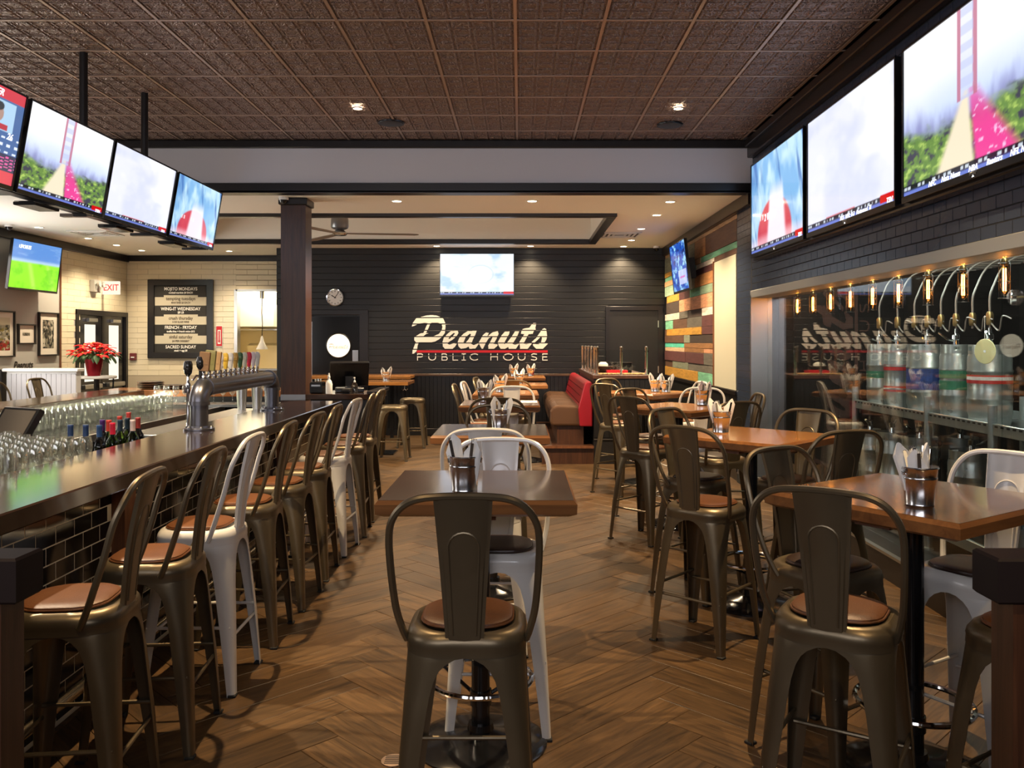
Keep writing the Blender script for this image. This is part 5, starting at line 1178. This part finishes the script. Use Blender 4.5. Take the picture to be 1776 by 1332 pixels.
def leafm(name, L, W, m):
    vs = []; n_ = 5
    for k in range(n_+1):
        v = k/n_; w_ = W*math.sin(PI*min(1, .06+v*.94))**.8*(1-.25*v); z = .18*L*v-.42*L*v*v
        vs += [(v*L, -w_, z-.006), (v*L, 0, z+.004), (v*L, w_, z-.006)]
    fs = []
    for k in range(n_):
        for j in range(2): fs.append((k*3+j, k*3+j+1, k*3+4+j, k*3+3+j))
    return MB().add(vs, fs).mesh(name, m, True, .001)
br = leafm('bract', .13, .034, m_bract); lf = leafm('leaf', .17, .045, m_leaf); bud = MB().lathe([(.004, 0), (.014, .008), (.012, .018), (.004, .022)], 8).mesh('bud', m_bud, True)
hs_ = []
for i in range(19):
    a = i*2.4; rr = .30*math.sqrt(i/19); hs_.append((rr*math.cos(a), rr*math.sin(a), .50-.55*rr*rr/.3*1.2-(.0)))
b = MB()
for x, y, z in hs_: b.tube([(x*.15, y*.15, .22), (x*.7, y*.7, z*.8), (x, y, z)], .005, 5)
b.obj('stems', m_leaf, pp, True)
for x, y, z in hs_:
    for k in range(7):
        o = link('bract', br, pp, (x, y, z)); o.rotation_euler = (random.uniform(-.2, .2), random.uniform(-.35, .25), k*2*PI/7+random.uniform(-.2, .2)); s_ = random.uniform(.75, 1.1); o.scale = (s_, s_, s_)
    link('bud', bud, pp, (x, y, z))
for i in range(34):
    a = i*2.4; rr = .12+.16*random.random(); o = link('leaf', lf, pp, (rr*math.cos(a), rr*math.sin(a), .30+.1*random.random())); o.rotation_euler = (0, random.uniform(.1, .9), a)
# ================================================================ booth and topping station
bt = thing('booth_platform', 'wooden step platform under the booth', 'platform'); bx('platform_body', m_column, bt, .29, .985, 11.45, 14.9, 0, .22); bx('platform_top', m_column, bt, .27, .985, 11.43, 14.9, .22, .245, ch=.003); bx('edge_nosing', m_post, bt, .265, .985, 11.42, 11.435, .215, .248)
bo = thing('booth_bench', 'booth bench with brown seat and tufted red back', 'bench')
b = MB(); prof = [(.42, .50), (.40, .56), (.40, .70), (.43, .76), (.50, .785), (.82, .775), (.84, .50)]
b.M = Matrix(((1, 0, 0, 0), (0, 0, 1, 0), (0, 1, 0, 0), (0, 0, 0, 1)))
segs = [11.55, 12.25, 12.95, 13.65, 14.35, 14.88]
for a, c in zip(segs[:-1], segs[1:]): b.prism(prof, a+.006, c-.006)
o = b.obj('seat_cushion', mat('booth_brown_vinyl', (.085, .042, .022), .3, bump=.05), bo); o.modifiers.new('bevel', 'BEVEL').width = .035; o.modifiers['bevel'].segments = 3
bx('seat_base', m_column, bo, .50, .86, 11.6, 14.88, .245, .50)
b = MB(); b.M = Matrix(((1, 0, 0, 0), (0, 0, 1, 0), (0, 1, 0, 0), (0, 0, 0, 1))); b.prism([(.80, .50), (.78, .74), (.865, 1.08), (.90, 1.11), (.955, 1.11), (.975, 1.08), (.975, .50)], 11.5, 14.88)
o = b.obj('backrest', m_redleather, bo); o.modifiers.new('bevel', 'BEVEL').width = .02; o.modifiers['bevel'].segments = 3
b = MB()
for i in range(22):
    for j in range(3):
        yy = 11.62+.148*i+(.074 if j % 2 else 0); z_ = .82+.09*j; xx = .78+(z_-.74)/.34*.085
        b.lathe([(.010, 0), (.012, .004), (.004, .009)], 8); 
        n_ = len(b.v)
        for q_ in range(n_-24, n_): vx, vy, vz = b.v[q_]; b.v[q_] = (xx-vz-.002, yy+vx, z_+vy)
tag(b.obj('button_tuft', mat('dark_red_button', (.12, .004, .01), .4), bo), kind='stuff')
for j in range(4): bx('seam', mat('seam_red', (.14, .003, .008), .5), bo, .775+j*.0, .776, 0, 0, 0, 0) if False else None
st = thing('topping_station', 'black beadboard station with steel posts holding peanuts and trays', 'counter')
bx('cabinet_body', m_black, st, .99, 1.74, 11.45, 14.2, .0, 1.15); bx('counter_top', m_column, st, .975, 1.76, 11.42, 14.25, 1.15, 1.20, ch=.004); bx('base_rail', m_steel, st, .985, 1.745, 11.435, 11.445, .33, .34)
b = MB()
for k in range(11): b.box(.99+k*.068+.003, .99+(k+1)*.068-.003, 11.435, 11.45, .36, 1.14, ch=.002)
tag(b.obj('beadboard', m_ship, st), kind='stuff')
pm_ = MB().lathe([(.03, 0), (.03, .012), (.017, .014), (.017, .36), (.021, .365), (.021, .38), (.008, .39)], 16).mesh('guard_post', m_chrome, True)
clm = MB().box(-.02, .03, -.012, .012, -.012, .012).mesh('clamp', m_chrome)
for x, y in ((1.03, 14.15), (1.03, 13.5), (1.03, 12.95), (1.03, 12.4), (1.03, 11.85), (1.035, 11.5), (1.36, 11.5), (1.70, 11.5)):
    p = link('guard_post', pm_, st, (x, y, 1.20)); link('clamp', clm, p, (0, 0, .07)); link('clamp', clm, p, (0, 0, .32))
bx('guard_glass', m_pane2, st, 1.05, 1.35, 11.497, 11.503, 1.26, 1.54); bx('guard_glass', m_pane2, st, 1.38, 1.69, 11.497, 11.503, 1.26, 1.54)
bx('guard_glass', m_pane2, st, 1.027, 1.033, 11.55, 14.1, 1.26, 1.54)
tr = thing('red_tray', 'red tray on the topping station', 'tray', (1.33, 11.75, 1.201)); MB().box(-.14, .14, -.1, .1, 0, .01).box(-.14, .14, -.1, -.09, .01, .055).box(-.14, .14, .09, .1, .01, .055).box(-.14, -.13, -.09, .09, .01, .055).box(.13, .14, -.09, .09, .01, .055).obj('tray_body', mat('red_plastic', (.6, .01, .02), .3), tr)
b = MB(); rn = random.Random(3)
for k in range(260):
    x, y = rn.uniform(1.05, 1.70), rn.uniform(11.53, 11.64); b.M = Matrix.Translation((x, y, 1.207+rn.uniform(0, .012))) @ Matrix.Rotation(rn.uniform(0, PI), 4, 'Z') @ Matrix.Rotation(PI/2, 4, 'Y'); b.lathe([(.002, -.016), (.007, -.009), (.0055, 0), (.007, .009), (.002, .016)], 6)
tag(tag(b.obj('peanuts', mat('peanut_shell', (.50, .32, .14), .7), None, True), 'loose peanuts in shells strewn along the front of the topping station', 'peanuts'), kind='stuff')
bw = thing('serving_bowl', 'wooden bowl with crumpled napkins on the topping station', 'bowl', (1.18, 12.1, 1.201)); MB().lathe([(.06, 0), (.11, .05), (.15, .10), (.145, .105), (.10, .055), (.05, .012), (0, .012)], 24, cap=False).obj('bowl_body', m_tabledark, bw, True)
cn = bx('crumpled_napkin', m_paper, bw, -.07, .06, -.05, .05, .04, .16, ch=.03)
bk2 = thing('black_bin', 'square black bin behind the red tray', 'bin', (1.45, 12.3, 1.201)); MB().box(-.14, .14, -.14, .14, 0, .14, ch=.006).obj('bin_body', m_blackgloss, bk2); MB().box(-.15, .15, -.15, .15, .14, .15).obj('bin_rim', m_tvbody, bk2)
# ================================================================ cooler contents
fil = emit('filament', (1, .42, .09), 30); bulbg = pane('amber_bulb_glass', (1, .72, .40), 1.4, 1)
m_brass = mat('socket_brass', (.28, .19, .08), .35, .9)
bt_ = [MB().lathe([(.012, .235), (.022, .225), (.024, .20), (.020, .19)], 14), MB().lathe([(.016, .19), (.023, .17), (.024, .02), (.014, .004), (.002, 0)], 16, cap=False), MB()]
for k in range(5):
    a = k*2*PI/5; bt_[2].tube([(.008*math.cos(a), .008*math.sin(a), .17), (.009*math.cos(a+.3), .009*math.sin(a+.3), .10), (.008*math.cos(a), .008*math.sin(a), .03)], .0028, 5)
cage = MB()
for k in range(6):
    a = k*PI/3; cage.tube([(.02*math.cos(a), .02*math.sin(a), .215), (.036*math.cos(a), .036*math.sin(a), .20), (.036*math.cos(a), .036*math.sin(a), -.015)], .0018, 4)
for z_ in (.20, .09, -.015): cage.tube([(.036*math.cos(a), .036*math.sin(a), z_) for a in np.linspace(0, 2*PI, 19)[:-1]], .0018, 4, True)
MBm = [bt_[0].mesh('socket', m_brass, True), bt_[1].mesh('bulb', bulbg, True), bt_[2].mesh('filament', fil, True), cage.mesh('cage', m_trim, True)]
crd = MB().tube([(0, 0, .23), (0, 0, .80)], .004, 6).mesh('cord', m_black)
for i in range(10):
    y = 9.15-.49*i; x = 2.98
    if y < 4.5: break
    t = thing('filament_pendant', 'caged filament pendant glowing orange in the cooler window, %s from the jamb' % ['first', 'second', 'third', 'fourth', 'fifth', 'sixth', 'seventh', 'eighth', 'ninth', 'tenth'][i], 'lamp', (x, y, 1.935), group='filament pendants in the cooler')
    for n_, me in zip(('socket', 'bulb', 'filament', 'cage', 'cord'), MBm+[crd]): link(n_, me, t)
    continue; l = bpy.data.lights.new('filament_glow', 'POINT'); l.energy = 2.2; l.color = (1, .5, .16); l.shadow_soft_size = .04; lo = bpy.data.objects.new('filament_glow', l); lo.location = (0, 0, -.06); lo.parent = t; COL.objects.link(lo)
lc_ = area(3.0, 6.4, 2.6, 3.8, .3, 50, (.9, 1, .9)); lc_.rotation_euler = (PI/4*1.1, 0, -PI/2)  # unseen area light added inside the cooler to brighten the kegs
def keg(r, h, bands, bandm=None):
    R = {}
    pr = [(r*.86, .0), (r*.93, .004), (r*.95, .05), (r*.93, .06), (r, .09), (r, h*.30), (r*1.03, h*.315), (r*1.03, h*.335), (r, h*.35), (r, h*.64), (r*1.03, h*.655), (r*1.03, h*.675), (r, h*.69), (r, h-.10), (r*.93, h-.07), (r*.93, h-.075)]
    R['keg_body'] = MB().lathe(pr, 32).lathe([(r*.93, h-.07), (r*.6, h-.05), (.04, h-.045)], 32).mesh('keg_body', m_keg, True)
    b = MB(); n_ = 40; zs = [h-.075, h-.065, h-.05, h-.03, h-.02, h-.005]; vs = [(r*.95*math.cos(2*PI*i/n_), r*.95*math.sin(2*PI*i/n_), z) for z in zs for i in range(n_)]; fs = []
    for k in range(5):
        for i in range(n_):
            if k in (2, 3) and (i % 20) in (4, 5, 6): continue
            fs.append((k*n_+i, k*n_+(i+1) % n_, (k+1)*n_+(i+1) % n_, (k+1)*n_+i))
    R['top_collar'] = b.add(vs, fs).mesh('top_collar', m_keg, True, .004)
    R['valve'] = MB().lathe([(.035, h-.046), (.035, h-.02), (.025, h-.015), (.02, h+.03), (.028, h+.035), (.028, h+.07), (.012, h+.08), (.012, h+.12)], 14).tube([(0, 0, h+.02), (.03, -.06, h+.04), (.04, -.13, h+.09)], .010, 8).mesh('coupler', m_chrome, True)
    R['bands'] = [(MB().lathe([(r+.002, z0), (r+.002, z1)], 32, cap=False).mesh('paint_band', m, False, -.001)) for z0, z1, m in bands]
    return R
kg = mat('keg_green', (.03, .13, .07), .4, var=.4, vscale=25); kr = mat('keg_red', (.38, .02, .02), .4); kb = mat('keg_blue', (.02, .04, .16), .45, var=.9, vscale=40); kw = mat('keg_white', (.55, .5, .48), .5, var=.4, vscale=30); ktl = mat('keg_teal', (.015, .14, .12), .45)
UZ = 1.035
def putkeg(x, y, z, r, h, bands, lab, coupler=True):
    K = keg(r, h, bands); t = thing('beer_keg', lab, 'keg', (x, y, z), random.uniform(0, 6), 'kegs in the cooler')
    link('keg_body', K['keg_body'], t); link('top_collar', K['top_collar'], t)
    if coupler: link('coupler', K['valve'], t)
    for m_ in K['bands']: link('paint_band', m_, t)
KEG = [(3.35, 7.93, .112, [(.28, .345, kg)], 'upper shelf steel keg with a faded green lettered band, farthest'), (3.40, 7.66, .115, [(.17, .22, kr), (.36, .41, kr)], 'upper shelf slim keg with two red bands'),
       (3.46, 7.22, .165, [(.215, .39, kb)], 'upper shelf wide keg with a mottled blue band'), (3.45, 6.73, .118, [(.24, .31, kg), (.33, .39, kg)], 'upper shelf slim keg with two green bands'),
       (3.48, 6.30, .15, [(.31, .335, kr), (.335, .36, kw), (.36, .372, kr)], 'upper shelf keg with a thin red and white band'), (3.62, 5.25, .15, [], 'upper shelf plain keg at the right edge')]
for x, y, r_, bd, lab in KEG: putkeg(x, y, UZ, r_, .60, bd, lab)
LK = [(3.28, 7.97, .10), (3.38, 7.73, .135), (3.44, 7.32, .15), (3.78, 7.30, .15), (3.40, 6.40, .165), (3.45, 5.3, .165)]
ll = ['farthest', 'second', 'third', 'fourth behind the rack post', 'wide with a dark oval handle hole', 'at the right edge']
for i, (x, y, r_) in enumerate(LK): putkeg(x, y, .26, r_, .58, [(.06, .16, ktl)] if i == 4 else [], 'lower shelf steel keg, '+ll[i])
rk = thing('keg_rack', 'steel two-tier rack holding the kegs in the cooler', 'rack')
for y in (8.12, 6.67, 5.76, 4.5):
    for x in (3.2, 3.95): MB().tube([(x, y, 0.02), (x, y, 1.22)], .03, 16).lathe([(.04, .02), (.04, .04)], 12, (x, y)).obj('rack_post', m_rack, rk, True)
for y0, y1 in ((6.69, 8.10), (5.78, 6.65), (4.52, 5.74)):
    for z_ in (1.10, .24):
        o = bx('rack_beam', m_rack, rk, 3.185, 3.215, y0, y1, z_-.08, z_, ch=.004); bx('rack_beam', m_rack, rk, 3.935, 3.965, y0, y1, z_-.07, z_, ch=.004)
        if z_ > 1:
            n_ = int((y1-y0)/.07)
            for k in range(n_): bx('slot', m_black, o, 3.183, 3.1855, y0+.03+k*.07, y0+.065+k*.07, z_-.025, z_-.012)
        bx('shelf_deck', m_steel, rk, 3.2, 3.95, y0, y1, z_-.07, z_-.058)
m_hose = mat('beer_hose', (.15, .125, .11), .35, var=.1)
hp = thing('pipe_run', 'pale conduit running high along the cooler behind the pendants', 'pipe'); MB().tube([(4.3, 9.2, 2.33), (4.3, 4.3, 2.33)], .02, 10).obj('conduit', m_galv, hp, True)
for i, (x, y, r_, bd, lab) in enumerate(KEG):
    for d_ in (0, .24):
        zt0 = UZ+.72; y_ = y+d_
        if i < 2 and d_: continue
        h_ = thing('beer_line', 'looped beer hose rising above the %s keg%s' % (['farthest', 'slim red-banded', 'blue-banded', 'green-banded', 'red and white banded', 'right edge'][i], ', right one' if d_ else ''), 'hose', group='beer hoses')
        pts = [(x, y_, zt0), (x, y_, zt0+.12), (x+.02, y_, 2.05), (x+.2, y_, 2.28), (4.25, y_, 2.32)]
        MB().tube(spline(pts, 6), .008, 6).obj('hose', m_hose, h_, True)
        MB().lathe([(.022, zt0+.02), (.026, zt0+.04), (.026, zt0+.10), (.018, zt0+.12)], 10, (x, y_)).obj('regulator', m_brass, h_, True)
        MB().tube(spline([(x, y_, zt0+.05), (x, y_-.12, zt0-.02), (x-.02, y_-.2, zt0+.08), (x, y_-.28, zt0+.06)], 6), .006, 6).obj('loop', m_hose, h_, True)
dd = thing('tag_disc', 'round pale yellow disc hanging before the upper kegs', 'disc', (3.24, 5.93, 1.585)); dd.rotation_euler = (0, PI/2, .35); MB().lathe([(.085, 0), (.088, .004), (.085, .008)], 36).obj('disc', mat('yellow_card', (.66, .60, .32), .6), dd, True); MB().lathe([(.01, -.001), (.01, .009)], 10).obj('hole_ring', m_steel, dd); 
lcm = MB().tube([(0, 0, .088), (0, 0, .25)], .0015, 5).mesh('string', m_paper); o = link('string', lcm, dd); o.rotation_euler = (0, -PI/2, 0)
gg = thing('pressure_gauge', 'round pressure gauge high in the cooler', 'gauge', (4.05, 7.0, 2.02)); gg.rotation_euler = (0, -PI/2, -.5); MB().lathe([(.07, -.03), (.072, .0), (.066, .008)], 28).obj('gauge_case', m_chrome, gg, True); MB().lathe([(.06, .009), (.058, .010)], 28).obj('dial', m_white, gg); MB().box(-.003, .003, -.01, .05, .011, .012).obj('needle', m_black, gg); MB().tube([(0, 0, -.03), (0, 0, -.25)], .01, 8).obj('stem', m_brass, gg)
# floor grate disc near the first stool
gd = thing('table_scrap', 'small round copper-patterned drain cover on the floor at bottom centre', 'drain cover', (-.50, 3.35, 0)); MB().lathe([(.05, .0005), (.05, .004), (.046, .005)], 24).obj('cover', m_tbar, gd, True)
for k in range(5): MB().box(-.035, .035, -.03+k*.014, -.026+k*.014, .005, .006).obj('slot', m_black, gd)
for o in bpy.data.objects:
    if o.name.startswith('table_scrap'): o.name = 'drain_cover'
